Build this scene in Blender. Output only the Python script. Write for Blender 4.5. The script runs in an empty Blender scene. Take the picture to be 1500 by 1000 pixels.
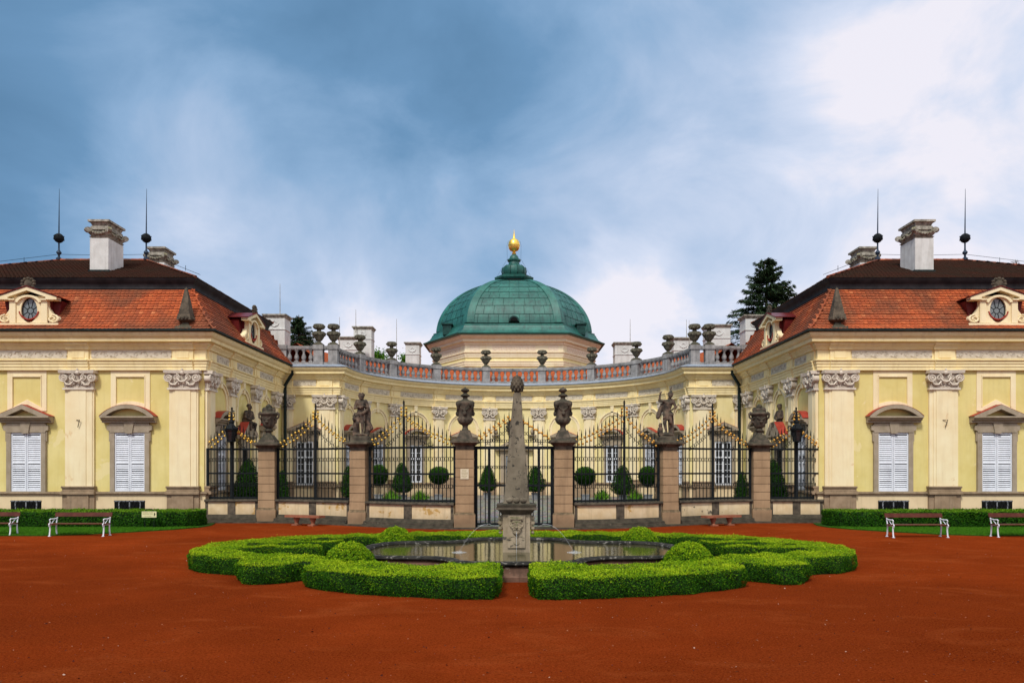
import bpy, bmesh, math, random
import numpy as np
from mathutils import Vector, Matrix
random.seed(7); rng = np.random.default_rng(7)
sc = bpy.context.scene
COL = sc.collection
PI = math.pi
R = math.radians
CAMZ = 2.45; FP = 1125.0; CX = 753.0

# ------------------------------------------------------------------ materials
def newmat(name):
    m = bpy.data.materials.new(name); m.use_nodes = True
    nt = m.node_tree
    return m, nt, nt.nodes['Principled BSDF']
def N(nt, t, **kw):
    n = nt.nodes.new(t)
    for k, v in kw.items():
        if k in n.inputs: n.inputs[k].default_value = v
        else: setattr(n, k, v)
    return n
def L(nt, a, b): nt.links.new(a, b)
def ramp(nt, fac, stops):
    r = nt.nodes.new('ShaderNodeValToRGB')
    e = r.color_ramp.elements
    while len(e) < len(stops): e.new(0.5)
    for i, (p, c) in enumerate(stops):
        e[i].position = p; e[i].color = (c, c, c, 1) if not hasattr(c, '__len__') else (*c, 1)
    L(nt, fac, r.inputs[0]); return r.outputs[0]
def mixc(nt, fac, a, b, mode='MIX'):
    m = nt.nodes.new('ShaderNodeMix'); m.data_type = 'RGBA'; m.blend_type = mode
    for s, v in ((m.inputs[0], fac), (m.inputs[6], a), (m.inputs[7], b)):
        if hasattr(v, 'is_linked') or hasattr(v, 'links'): L(nt, v, s)
        elif hasattr(v, '__len__'): s.default_value = (*v, 1)
        else: s.default_value = v
    return m.outputs[2]
def math_(nt, op, a, b=0.5):
    m = nt.nodes.new('ShaderNodeMath'); m.operation = op
    for s, v in ((m.inputs[0], a), (m.inputs[1], b)):
        if hasattr(v, 'links'): L(nt, v, s)
        else: s.default_value = v
    return m.outputs[0]
def noise(nt, vec, scale, detail=5, rough=.6, dist=0):
    n = N(nt, 'ShaderNodeTexNoise', Scale=scale, Detail=detail, Roughness=rough, Distortion=dist)
    L(nt, vec, n.inputs['Vector']); return n.outputs['Fac']
def mapping(nt, vec, scale=(1,1,1)):
    m = nt.nodes.new('ShaderNodeMapping'); m.inputs['Scale'].default_value = scale
    L(nt, vec, m.inputs['Vector']); return m.outputs[0]
def surf(name, c1, c2, scale=2.0, rough=.85, bump=.02, bscale=30, streak=0, streakc=(.08,.07,.05), top=0, topc=(.03,.032,.02),
         patch=0, patchc=(.3,.2,.1), pscale=2, metal=0, spec=.12, lo=.35, hi=.65, foot=0):
    m, nt, b = newmat(name)
    pos = nt.nodes.new('ShaderNodeNewGeometry')
    P = pos.outputs['Position']
    f = ramp(nt, noise(nt, P, scale), [(lo, 0.), (hi, 1.)])
    c = mixc(nt, f, c1, c2)
    if patch:
        p = ramp(nt, noise(nt, P, pscale, 8, .65, .4), [(1-patch, 0.), (1-patch+.03, 1.)])
        c = mixc(nt, p, c, patchc)
    if streak:
        s = noise(nt, mapping(nt, P, (5, 5, .35)), 1.0, 6, .65)
        s = ramp(nt, s, [(.5, 0.), (.8, streak)])
        c = mixc(nt, s, c, streakc)
    if foot:   # splash dirt near the ground
        sep = nt.nodes.new('ShaderNodeSeparateXYZ'); L(nt, P, sep.inputs[0])
        z = ramp(nt, math_(nt, 'ADD', sep.outputs[2], math_(nt, 'MULTIPLY', noise(nt, P, 3), -.5)), [(.0, foot), (.45, 0.)])
        c = mixc(nt, z, c, streakc)
    if top:
        sn = nt.nodes.new('ShaderNodeSeparateXYZ'); L(nt, pos.outputs['Normal'], sn.inputs[0])
        t = ramp(nt, sn.outputs[2], [(.15, 0.), (.6, 1.)])
        t2 = ramp(nt, noise(nt, P, 7), [(.3, .35), (.6, 1.)])
        c = mixc(nt, math_(nt, 'MULTIPLY', math_(nt, 'MULTIPLY', t, t2), top), c, topc)
    L(nt, c, b.inputs['Base Color'])
    b.inputs['Roughness'].default_value = rough; b.inputs['Metallic'].default_value = metal
    b.inputs['Specular IOR Level'].default_value = spec
    if bump:
        bp = N(nt, 'ShaderNodeBump', Strength=.6, Distance=bump)
        L(nt, noise(nt, P, bscale, 6, .65), bp.inputs['Height']); L(nt, bp.outputs[0], b.inputs['Normal'])
    return m

YEL = surf('plaster_yellow', (.69,.57,.205), (.76,.65,.275), .9, bump=.008, streak=.30, streakc=(.46,.36,.15), patch=.38, patchc=(.79,.67,.33), pscale=.7, foot=.2)
YELP = surf('plaster_pale_yellow', (.76,.645,.30), (.83,.72,.38), .9, bump=.008, streak=.28, streakc=(.50,.40,.18), patch=.38, patchc=(.84,.74,.44), pscale=.7)
CRMP = surf('plaster_pale_cream', (.86,.75,.50), (.90,.81,.58), 1.5, bump=.005, streak=.3, streakc=(.5,.4,.2))
CRM = surf('plaster_cream', (.83,.69,.42), (.88,.77,.50), 1.2, bump=.006, streak=.32, streakc=(.52,.38,.20), patch=.36, patchc=(.78,.60,.34), pscale=1.1)
CRMD = surf('plaster_cornice', (.84,.69,.36), (.89,.76,.44), 1.5, bump=.005, streak=.35, streakc=(.42,.30,.13))
PLN = surf('plaster_plinth', (.78,.62,.38), (.72,.56,.34), 1.5, bump=.008, streak=.35, streakc=(.35,.25,.14), foot=.6)
LOWP = surf('plaster_low_wall', (.74,.60,.38), (.66,.50,.28), 2.2, bump=.015, streak=.6, streakc=(.30,.22,.13), patch=.40, patchc=(.50,.30,.09), pscale=1.4, foot=.5)
LOWC = surf('plaster_cracked', (.74,.62,.40), (.64,.50,.28), 2.2, bump=.02, streak=.5, streakc=(.25,.18,.1), patch=.40, patchc=(.10,.09,.07), pscale=2.6, foot=.6)
FRZ = surf('stucco_grey', (.55,.49,.38), (.66,.60,.48), 9, bump=.02, bscale=14)
FRZR = surf('stucco_relief', (.46,.41,.32), (.66,.60,.49), 9, bump=.01)
SND = surf('sandstone_trim', (.26,.18,.11), (.37,.265,.17), 2.5, bump=.01, streak=.5, top=.5, foot=.4)
SNG = surf('sandstone_window', (.32,.26,.18), (.40,.33,.245), 3, bump=.01, streak=.35, streakc=(.12,.09,.06), top=.35)
SNP = surf('sandstone_pier', (.31,.205,.115), (.40,.27,.155), 1.6, bump=.012, streak=.5, streakc=(.12,.08,.05), top=.8, bscale=22, foot=.5)
DRK = surf('stone_dark', (.055,.047,.036), (.15,.12,.085), 4, bump=.02, streak=.6, streakc=(.02,.018,.015), top=.7, patch=.36, patchc=(.22,.19,.14), pscale=6, foot=.3)
STA = surf('stone_statue', (.055,.045,.037), (.20,.135,.095), 4.5, bump=.012, top=.6, lo=.42, hi=.66, bscale=18)
STB = surf('stone_urn', (.06,.052,.04), (.17,.13,.095), 4, bump=.02, top=.8, lo=.4, hi=.7, bscale=16)
STC = surf('stone_urn_roof', (.08,.075,.055), (.20,.185,.13), 7, bump=.02, top=.7, lo=.4, hi=.7, bscale=20)
OBE = surf('stone_obelisk', (.15,.125,.088), (.225,.19,.137), 3, bump=.012, streak=.8, streakc=(.06,.05,.04), patch=.42, patchc=(.04,.036,.03), pscale=8, bscale=25, foot=0)
PED = surf('stone_pedestal', (.27,.215,.14), (.42,.34,.24), 3, bump=.015, patch=.38, patchc=(.10,.09,.07), pscale=5, streak=.9, streakc=(.06,.055,.045), top=.9, topc=(.05,.06,.02))
BAL = surf('stone_balustrade', (.22,.215,.21), (.38,.37,.36), 3, bump=.015, streak=.7, streakc=(.05,.048,.045), top=.8)
CAP = surf('stucco_capital', (.60,.52,.42), (.72,.65,.54), 8, bump=.008, streak=.3, streakc=(.15,.12,.09))
CAPD = surf('stucco_capital_shade', (.40,.34,.27), (.60,.53,.43), 14, bump=.02)  # darker than the scrolls: crevice shade put into the backing colour
CHW = surf('chimney_plaster', (.68,.685,.655), (.57,.57,.54), 2.5, bump=.015, streak=.5, streakc=(.25,.23,.2))
CHS = surf('chimney_cap_stone', (.16,.15,.12), (.46,.43,.36), 6, bump=.02, streak=.6, top=.7, topc=(.16,.14,.03))
IRN = surf('iron_black', (.008,.010,.011), (.018,.021,.023), 12, rough=.6, bump=0, spec=.05)
GUT = surf('gutter_green_black', (.008,.014,.013), (.02,.032,.03), 6, rough=.5, bump=0)
BAND = surf('dark_roof_band', (.012,.012,.014), (.03,.028,.03), 2, rough=.6, bump=.004)
WHT = surf('white_paint', (.78,.81,.86), (.68,.71,.76), 3, rough=.5, bump=0, streak=.45, streakc=(.42,.42,.42), foot=0)
LEAD = surf('lead_sheet', (.26,.31,.38), (.38,.43,.50), 3, rough=.55, bump=.01, bscale=6, metal=.2)
REDT = surf('red_tin', (.28,.035,.022), (.38,.06,.04), 4, rough=.5, bump=0)
DRED = surf('dark_red_tin', (.09,.010,.010), (.15,.022,.02), 3, rough=.35, bump=0)
GLS = surf('glass_dark', (.012,.014,.016), (.03,.033,.035), 3, rough=.08, bump=0, spec=.6)
GLO = surf('glass_oval', (.12,.14,.14), (.22,.25,.25), 9, rough=.15, bump=0, spec=.6)
BLK = surf('black_opening', (.004,.004,.004), (.008,.008,.008), 3, bump=0)
WOD = surf('bench_wood', (.07,.018,.012), (.11,.032,.02), 5, rough=.45, bump=.003)
TER = surf('bench_stone', (.24,.085,.045), (.34,.13,.075), 6, bump=.01, top=.5, topc=(.12,.08,.05))
ZNC = surf('pot_zinc', (.16,.17,.18), (.24,.25,.26), 5, rough=.6, bump=.005)
BRK = surf('trunk_bark', (.06,.04,.025), (.12,.085,.055), 8, bump=.02)
PLQ = surf('plaque_cream', (.66,.58,.42), (.60,.52,.37), 8, bump=0)
SGN = surf('sign_cream', (.74,.70,.40), (.68,.64,.36), 8, bump=0, rough=.5)
INK = surf('sign_ink', (.03,.02,.01), (.05,.035,.02), 8, bump=0)
INKL = surf('sign_ink_faded', (.36,.31,.14), (.30,.25,.10), 8, bump=0)
SKN = surf('roof_tile_plain', (.42,.10,.03), (.26,.06,.025), 6, bump=.03, bscale=12)
SOIL = surf('basin_wall_stone', (.11,.06,.04), (.20,.115,.08), 3, bump=.02, streak=.9, streakc=(.02,.018,.015), patch=.4, patchc=(.33,.27,.22), pscale=3.2)
RIM = surf('basin_rim_stone', (.012,.012,.011), (.035,.033,.028), 6, bump=.02, patch=.42, patchc=(.17,.16,.14), pscale=9)
BRZ = surf('roof_finial_metal', (.02,.035,.06), (.05,.07,.1), 12, rough=.5, bump=.01, metal=.3)
PNK = surf('drum_frieze', (.80,.66,.48), (.85,.73,.56), 5, bump=.02, bscale=10)

def gold():
    m, nt, b = newmat('gold_leaf')
    b.inputs['Base Color'].default_value = (.95,.62,.12,1); b.inputs['Metallic'].default_value = .75
    b.inputs['Roughness'].default_value = .33; return m
GLD = gold()
def goldaged():
    m, nt, b = newmat('gold_dulled')
    b.inputs['Base Color'].default_value = (.78,.43,.09,1); b.inputs['Metallic'].default_value = .6
    b.inputs['Roughness'].default_value = .45; return m
GLA = goldaged()

def tilemat(name, stops, stain, stainc, sscale=.5):
    m, nt, b = newmat(name)
    a = nt.nodes.new('ShaderNodeAttribute'); a.attribute_name = 'tint'
    g = nt.nodes.new('ShaderNodeNewGeometry'); P = g.outputs['Position']
    c = ramp(nt, a.outputs['Fac'], stops)
    s = ramp(nt, noise(nt, P, sscale, 6, .6, .3), [(.42, 0.), (.62, stain)])
    c = mixc(nt, s, c, stainc)
    s2 = ramp(nt, noise(nt, P, 9, 5), [(.5, 0.), (.75, .5)])
    c = mixc(nt, s2, c, (.06,.035,.02))
    L(nt, c, b.inputs['Base Color']); b.inputs['Roughness'].default_value = .8
    b.inputs['Specular IOR Level'].default_value = .25
    bp = N(nt, 'ShaderNodeBump', Strength=.5, Distance=.01); L(nt, noise(nt, P, 40), bp.inputs['Height']); L(nt, bp.outputs[0], b.inputs['Normal'])
    return m
TILE = tilemat('roof_tile_orange', [(0, (.27,.055,.018)), (.5, (.42,.085,.024)), (.9, (.50,.12,.035)), (1, (.60,.19,.07))], .8, (.16,.055,.026))
TILD = tilemat('roof_tile_brown', [(0, (.075,.032,.02)), (.6, (.16,.06,.033)), (1, (.34,.10,.045))], .7, (.055,.038,.024), .8)

TILR = tilemat('roof_tile_ridge', [(0, (.10,.035,.02)), (.5, (.25,.06,.025)), (1, (.42,.12,.05))], .7, (.07,.04,.026), 1.5)
def copper():
    m, nt, b = newmat('copper_patina')
    g = nt.nodes.new('ShaderNodeNewGeometry'); P = g.outputs['Position']
    tc = nt.nodes.new('ShaderNodeTexCoord')
    c = mixc(nt, ramp(nt, noise(nt, P, .9, 6, .6), [(.35, 0.), (.65, 1.)]), (.008,.080,.066), (.020,.135,.108))
    c = mixc(nt, ramp(nt, noise(nt, mapping(nt, P, (2,2,.3)), 2, 6), [(.45, 0.), (.75, .7)]), c, (.006,.032,.028))
    a = nt.nodes.new('ShaderNodeAttribute'); a.attribute_name = 'tint'
    c = mixc(nt, a.outputs['Fac'], c, mixc(nt, 1.0, c, (1.5,1.45,1.4), 'MULTIPLY'))
    L(nt, c, b.inputs['Base Color']); b.inputs['Roughness'].default_value = .5; b.inputs['Specular IOR Level'].default_value = .45
    bp = N(nt, 'ShaderNodeBump', Strength=.4, Distance=.03); L(nt, noise(nt, P, 3), bp.inputs['Height']); L(nt, bp.outputs[0], b.inputs['Normal'])
    return m
COP = copper()
COPD = surf('copper_dark', (.012,.035,.032), (.02,.07,.06), 3, rough=.5, bump=.01)

def leafmat(name, stops):
    m, nt, b = newmat(name)
    a = nt.nodes.new('ShaderNodeAttribute'); a.attribute_name = 'tint'
    c = ramp(nt, a.outputs['Fac'], stops)
    g = nt.nodes.new('ShaderNodeNewGeometry')
    c = mixc(nt, ramp(nt, noise(nt, g.outputs['Position'], 2.2), [(.35, 0.), (.7, .35)]), c, mixc(nt, 1.0, c, (.45,.55,.5), 'MULTIPLY'))
    L(nt, c, b.inputs['Base Color']); b.inputs['Roughness'].default_value = .6; b.inputs['Specular IOR Level'].default_value = .06
    t = nt.nodes.new('ShaderNodeBsdfTranslucent'); L(nt, c, t.inputs['Color'])
    mx = nt.nodes.new('ShaderNodeMixShader'); mx.inputs[0].default_value = .2
    L(nt, b.outputs[0], mx.inputs[1]); L(nt, t.outputs[0], mx.inputs[2])
    L(nt, mx.outputs[0], nt.nodes['Material Output'].inputs['Surface'])
    return m
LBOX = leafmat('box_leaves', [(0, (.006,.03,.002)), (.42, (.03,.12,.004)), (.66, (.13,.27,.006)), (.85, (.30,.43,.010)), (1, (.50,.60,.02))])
LHED = leafmat('hedge_leaves', [(0, (.008,.04,.003)), (.5, (.03,.12,.006)), (1, (.16,.30,.012))])
LTOP = leafmat('topiary_leaves', [(0, (.006,.024,.003)), (.6, (.025,.085,.008)), (1, (.08,.19,.018))])
LSPR = leafmat('spruce_needles', [(0, (.008,.02,.010)), (.6, (.028,.055,.024)), (1, (.07,.115,.045))])
LFRN = leafmat('fern_leaves', [(0, (.02,.08,.006)), (1, (.14,.32,.02))])
LGRS = leafmat('grass_blades', [(0, (.02,.09,.005)), (1, (.09,.25,.012))])
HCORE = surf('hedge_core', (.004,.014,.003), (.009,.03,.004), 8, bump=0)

def gravel():
    m, nt, b = newmat('red_clay_gravel')
    g = nt.nodes.new('ShaderNodeNewGeometry'); P = g.outputs['Position']
    c = mixc(nt, ramp(nt, noise(nt, P, .35, 8, .62, .5), [(.32, 0.), (.68, 1.)]), (.145,.0165,.004), (.265,.038,.008))
    big = noise(nt, P, .12, 4, .5, .8)
    c = mixc(nt, ramp(nt, big, [(.40, .55), (.56, 0.)]), c, (.085,.011,.004))
    c = mixc(nt, ramp(nt, noise(nt, mapping(nt, P, (.55, .9, 1)), .8, 7, .65, 1.2), [(.52, 0.), (.68, .45)]), c, (.33,.075,.02))
    st = noise(nt, mapping(nt, P, (.8, 1.3, 1)), 1.6, 8, .7, .3)
    c = mixc(nt, ramp(nt, st, [(.45, 0.), (.7, .5)]), c, (.14,.018,.003))
    c = mixc(nt, ramp(nt, noise(nt, P, 38, 4, .8), [(.42, 0.), (.62, .6)]), c, (.33,.068,.012))
    c = mixc(nt, ramp(nt, noise(nt, P, 26, 6, .8), [(.50, 0.), (.60, .7)]), c, (.09,.011,.002))
    v = N(nt, 'ShaderNodeTexVoronoi', Scale=5.5); L(nt, P, v.inputs['Vector'])
    sp = ramp(nt, v.outputs['Distance'], [(.0, 1.), (.045, 1.), (.06, 0.)])
    sp = math_(nt, 'MULTIPLY', sp, ramp(nt, noise(nt, P, 1.7), [(.5, 0.), (.62, .55)]))
    c = mixc(nt, sp, c, (.6,.42,.3))
    L(nt, c, b.inputs['Base Color']); b.inputs['Roughness'].default_value = .95; b.inputs['Specular IOR Level'].default_value = .0
    bp = N(nt, 'ShaderNodeBump', Strength=1.0, Distance=.03)
    L(nt, math_(nt, 'ADD', noise(nt, P, 60, 5, .7), math_(nt, 'MULTIPLY', noise(nt, P, 2.5), 1.5)), bp.inputs['Height']); L(nt, bp.outputs[0], b.inputs['Normal'])
    return m
GRV = gravel()
def cobbles():
    m, nt, b = newmat('court_cobbles')
    g = nt.nodes.new('ShaderNodeNewGeometry'); P = g.outputs['Position']
    v = N(nt, 'ShaderNodeTexVoronoi', Scale=4.0); v.feature = 'DISTANCE_TO_EDGE'; L(nt, mapping(nt, P, (1, 1, 1)), v.inputs['Vector'])
    v2 = N(nt, 'ShaderNodeTexVoronoi', Scale=4.0); L(nt, P, v2.inputs['Vector'])
    c = mixc(nt, noise(nt, P, 1.2), (.13,.125,.11), (.24,.22,.19))
    c = mixc(nt, .4, c, v2.outputs['Color'], 'SOFT_LIGHT')
    c = mixc(nt, ramp(nt, v.outputs['Distance'], [(0, 1.), (.09, 0.)]), c, (.03,.04,.015))
    L(nt, c, b.inputs['Base Color']); b.inputs['Roughness'].default_value = .7
    return m
COB = cobbles()
def watermat():
    m, nt, b = newmat('pool_water')
    b.inputs['Base Color'].default_value = (.055,.05,.018,1); b.inputs['Roughness'].default_value = .06
    b.inputs['Specular IOR Level'].default_value = .9
    g = nt.nodes.new('ShaderNodeNewGeometry')
    bp = N(nt, 'ShaderNodeBump', Strength=.25, Distance=.012)
    L(nt, noise(nt, mapping(nt, g.outputs['Position'], (3, 6, 1)), 2.2, 3, .5), bp.inputs['Height']); L(nt, bp.outputs[0], b.inputs['Normal'])
    return m
WAT = watermat()
def jetmat():
    m, nt, b = newmat('water_jet')
    b.inputs['Base Color'].default_value = (.75,.78,.8,1); b.inputs['Roughness'].default_value = .2
    b.inputs['Alpha'].default_value = .26
    return m
JET = jetmat()

# ------------------------------------------------------------------ mesh builder
class MB:
    def __init__(s): s.v = []; s.f = []; s.t = []; s.tint = False
    def add(s, vs, fs, tint=0.5):
        o = len(s.v); s.v += [tuple(p) for p in vs]
        for f in fs: s.f.append(tuple(i + o for i in f)); s.t.append(tint)
        return s
    def merge(s, o, mat=None):
        vs = [mat @ Vector(p) for p in o.v] if mat else o.v
        k = len(s.v); s.v += [tuple(p) for p in vs]
        s.f += [tuple(i + k for i in f) for f in o.f]; s.t += o.t
        return s
    def box(s, x0, x1, y0, y1, z0, z1):
        return s.add([(x0,y0,z0),(x1,y0,z0),(x1,y1,z0),(x0,y1,z0),(x0,y0,z1),(x1,y0,z1),(x1,y1,z1),(x0,y1,z1)],
                     [(0,3,2,1),(4,5,6,7),(0,1,5,4),(1,2,6,5),(2,3,7,6),(3,0,4,7)])
    def tbox(s, cx, cy, z0, z1, hx0, hy0, hx1, hy1):   # tapered box
        return s.add([(cx-hx0,cy-hy0,z0),(cx+hx0,cy-hy0,z0),(cx+hx0,cy+hy0,z0),(cx-hx0,cy+hy0,z0),(cx-hx1,cy-hy1,z1),(cx+hx1,cy-hy1,z1),(cx+hx1,cy+hy1,z1),(cx-hx1,cy+hy1,z1)],
                     [(0,3,2,1),(4,5,6,7),(0,1,5,4),(1,2,6,5),(2,3,7,6),(3,0,4,7)])
    def prism(s, poly, y0, y1):        # poly in (x,z), extruded along y
        n = len(poly)
        return s.add([(p[0], y0, p[1]) for p in poly] + [(p[0], y1, p[1]) for p in poly],
                     [tuple(range(n)), tuple(range(2*n-1, n-1, -1))] + [(i, (i+1) % n, n+(i+1) % n, n+i) for i in range(n)])
    def prismz(s, poly, z0, z1):
        n = len(poly)
        return s.add([(p[0], p[1], z0) for p in poly] + [(p[0], p[1], z1) for p in poly],
                     [tuple(range(n-1, -1, -1)), tuple(range(n, 2*n))] + [(i, (i+1) % n, n+(i+1) % n, n+i) for i in range(n)])
    def xprof(s, prof, x0, x1):        # prof polygon (out, z), extruded along x; out = -y
        n = len(prof)
        return s.add([(x0, -p[0], p[1]) for p in prof] + [(x1, -p[0], p[1]) for p in prof],
                     [tuple(range(n)), tuple(range(2*n-1, n-1, -1))] + [(i, (i+1) % n, n+(i+1) % n, n+i) for i in range(n)])
    def lathe(s, prof, n=16, cx=0, cy=0, cz=0, sx=1, sy=1, rot=0):
        vs = []; fs = []
        for r, z in prof:
            for k in range(n):
                a = 2*PI*k/n + rot; vs.append((cx + sx*r*math.cos(a), cy + sy*r*math.sin(a), cz + z))
        for i in range(len(prof)-1):
            for k in range(n):
                fs.append((i*n+k, i*n+(k+1) % n, (i+1)*n+(k+1) % n, (i+1)*n+k))
        fs.append(tuple(range(n-1, -1, -1))); fs.append(tuple((len(prof)-1)*n + k for k in range(n)))
        return s.add(vs, fs)
    def tube(s, pts, r, n=6, r1=None, closed=False):
        pts = [Vector(p) for p in pts]; m = len(pts); vs = []; fs = []
        up = Vector((0, 0, 1)); prev = None
        for i, p in enumerate(pts):
            if closed: d = pts[(i+1) % m] - pts[i-1]
            else: d = pts[min(i+1, m-1)] - pts[max(i-1, 0)]
            if d.length < 1e-9: d = Vector((0, 0, 1))
            d.normalize()
            if prev is None:
                a = d.cross(up if abs(d.z) < .9 else Vector((1, 0, 0)))
            else:
                a = prev - d * prev.dot(d)
                if a.length < 1e-6: a = d.cross(up if abs(d.z) < .9 else Vector((1, 0, 0)))
            a.normalize(); prev = a; b = d.cross(a)
            rr = (r[i] if hasattr(r, '__len__') else (r if r1 is None else r + (r1-r)*i/max(1, m-1)))
            for k in range(n):
                t = 2*PI*k/n; vs.append(p + (a*math.cos(t) + b*math.sin(t))*rr)
        rng_ = m if closed else m-1
        for i in range(rng_):
            j = (i+1) % m
            for k in range(n): fs.append((i*n+k, i*n+(k+1) % n, j*n+(k+1) % n, j*n+k))
        if not closed: fs.append(tuple(range(n-1, -1, -1))); fs.append(tuple((m-1)*n+k for k in range(n)))
        return s.add(vs, fs)
    def ball(s, c, r, sx=1, sy=1, sz=1, n=8, m=6):
        prof = [(max(1e-4, math.sin(PI*i/m)) * r, -math.cos(PI*i/m) * r * sz) for i in range(m+1)]
        return s.lathe(prof, n, c[0], c[1], c[2], sx, sy)
    def cap(s, p0, p1, r0, r1, n=10):   # tapered capsule
        p0 = Vector(p0); p1 = Vector(p1); d = p1-p0; l = max(d.length, 1e-5); dn = d/l
        pts = []; rr = []
        for a in (-90, -60, -30): pts.append(p0 + dn*r0*math.sin(R(a))); rr.append(max(.001, r0*math.cos(R(a))))
        for i in range(5): t = i/4; pts.append(p0+d*t); rr.append(r0+(r1-r0)*t)
        for a in (30, 60, 90): pts.append(p1 + dn*r1*math.sin(R(a))); rr.append(max(.001, r1*math.cos(R(a))))
        return s.tube(pts, rr, n)
    def arch(s, cx, cz, r0, r1, a0, a1, y0, y1, n=14, sz=1):
        poly = [(cx + r1*math.cos(R(a0+(a1-a0)*i/n)), cz + sz*r1*math.sin(R(a0+(a1-a0)*i/n))) for i in range(n+1)]
        inn = [(cx + r0*math.cos(R(a0+(a1-a0)*i/n)), cz + sz*r0*math.sin(R(a0+(a1-a0)*i/n))) for i in range(n+1)]
        for i in range(n): s.prism([inn[i], poly[i], poly[i+1], inn[i+1]], y0, y1)
        return s
    def sweep(s, path, prof, closed=False, side=1):   # prof (out, z); outward = right-hand of travel * side
        m = len(path); vs = []; fs = []; k = len(prof)
        P = [Vector((p[0], p[1])) for p in path]
        for i in range(m):
            if closed or 0 < i < m-1:
                d0 = (P[i]-P[i-1]).normalized(); d1 = (P[(i+1) % m]-P[i]).normalized()
            elif i == 0: d0 = d1 = (P[1]-P[0]).normalized()
            else: d0 = d1 = (P[i]-P[i-1]).normalized()
            n0 = Vector((d0.y, -d0.x)); n1 = Vector((d1.y, -d1.x))
            mn = n0+n1; mn = mn / max(.2, mn.dot(n0)) if mn.length > 1e-6 else n0
            for o, z in prof: q = P[i] + mn*o*side; vs.append((q.x, q.y, z))
        for i in range(m if closed else m-1):
            j = (i+1) % m
            for a in range(k-1): fs.append((i*k+a, j*k+a, j*k+a+1, i*k+a+1))
        if not closed: fs.append(tuple(range(k))); fs.append(tuple((m-1)*k+a for a in range(k-1, -1, -1)))
        return s.add(vs, fs)
    def mesh(s, name, mats, smooth=40, recalc=True, tint=False):
        me = bpy.data.meshes.new(name); me.from_pydata(s.v, [], s.f)
        for m in (mats if isinstance(mats, (list, tuple)) else [mats]): me.materials.append(m)
        if recalc:
            bm = bmesh.new(); bm.from_mesh(me); bmesh.ops.recalc_face_normals(bm, faces=bm.faces); bm.to_mesh(me); bm.free()
        if tint:
            a = me.attributes.new('tint', 'FLOAT', 'FACE'); a.data.foreach_set('value', s.t)
        if smooth:
            me.polygons.foreach_set('use_smooth', [True]*len(me.polygons)); me.set_sharp_from_angle(angle=R(smooth))
        me.update(); return me

# ------------------------------------------------------------------ scene objects
WT = {}
def place(o, parent, loc, rz):
    if parent is None:
        o.location = loc or (0, 0, 0); o.rotation_euler = (0, 0, rz); WT[o.name] = (Vector(loc or (0, 0, 0)), rz)
    else:
        o.parent = parent; pl, pr = WT[parent.name]
        if loc is None: WT[o.name] = (pl, pr); return
        d = Vector(loc)-pl; c, sn = math.cos(-pr), math.sin(-pr)
        o.location = (d.x*c-d.y*sn, d.x*sn+d.y*c, d.z); o.rotation_euler = (0, 0, rz-pr); WT[o.name] = (Vector(loc), rz)
def mk(name, me, parent=None, loc=None, rz=0, label=None, cat=None, group=None, kind=None):
    o = bpy.data.objects.new(name, me); COL.objects.link(o); place(o, parent, loc, rz)
    if label: o['label'] = label
    if cat: o['category'] = cat
    if group: o['group'] = group
    if kind: o['kind'] = kind
    return o
def thing(name, loc, label, cat, group=None, rz=0, kind=None):
    return mk(name, None, None, loc, rz, label, cat, group, kind)
W0 = (0, 0, 0)   # world-coordinate meshes
CACHE = {}
def cached(key, fn):
    if key not in CACHE: CACHE[key] = fn()
    return CACHE[key]
ORD = ['first', 'second', 'third', 'fourth', 'fifth', 'sixth', 'seventh', 'eighth', 'ninth', 'tenth', 'eleventh', 'twelfth']
SIDE = {-1: 'left', 1: 'right'}

# ------------------------------------------------------------------ leaves
def leaf_mesh(name, P, Nn, size, tint, mat, aspect=.55, spread=.8, core=None, coremat=None, direction=None):
    n = len(P); P = np.asarray(P, float); Nn = np.asarray(Nn, float)
    q = Nn + rng.normal(0, spread, (n, 3)); q /= np.linalg.norm(q, axis=1)[:, None]+1e-9
    t = rng.normal(0, 1, (n, 3)) if direction is None else np.asarray(direction, float) + rng.normal(0, .25, (n, 3))
    u = t - (t*q).sum(1)[:, None]*q; u /= np.linalg.norm(u, axis=1)[:, None]+1e-9
    w = np.cross(q, u); sz = (np.asarray(size)*rng.uniform(.6, 1.25, n))[:, None]
    V = np.stack([P-u*sz, P+w*sz*aspect, P+u*sz, P-w*sz*aspect], 1).reshape(-1, 3)
    cv = core.v if core else []; cf = core.f if core else []
    me = bpy.data.meshes.new(name)
    nv = len(V)+len(cv)
    allv = np.concatenate([V, np.array(cv, float).reshape(-1, 3)]) if len(cv) else V
    loops = np.arange(4*n); starts = np.arange(n)*4; tot = np.full(n, 4)
    if cf:
        l2 = np.array([i+4*n for f in cf for i in f]); t2 = np.array([len(f) for f in cf])
        s2 = 4*n + np.concatenate([[0], np.cumsum(t2)[:-1]])
        loops = np.concatenate([loops, l2]); starts = np.concatenate([starts, s2]); tot = np.concatenate([tot, t2])
    me.vertices.add(nv); me.vertices.foreach_set('co', allv.ravel())
    me.loops.add(len(loops)); me.loops.foreach_set('vertex_index', loops.astype(np.int32))
    me.polygons.add(len(starts)); me.polygons.foreach_set('loop_start', starts.astype(np.int32))
    me.materials.append(mat)
    if coremat: me.materials.append(coremat)
    mi = np.zeros(len(starts), np.int32); mi[n:] = 1 if coremat else 0
    me.update(calc_edges=True); me.polygons.foreach_set('material_index', mi)
    a = me.attributes.new('tint', 'FLOAT', 'FACE'); tt = np.zeros(len(starts)); tt[:n] = np.clip(tint, 0, 1)
    a.data.foreach_set('value', tt); me.validate(); return me
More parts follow.
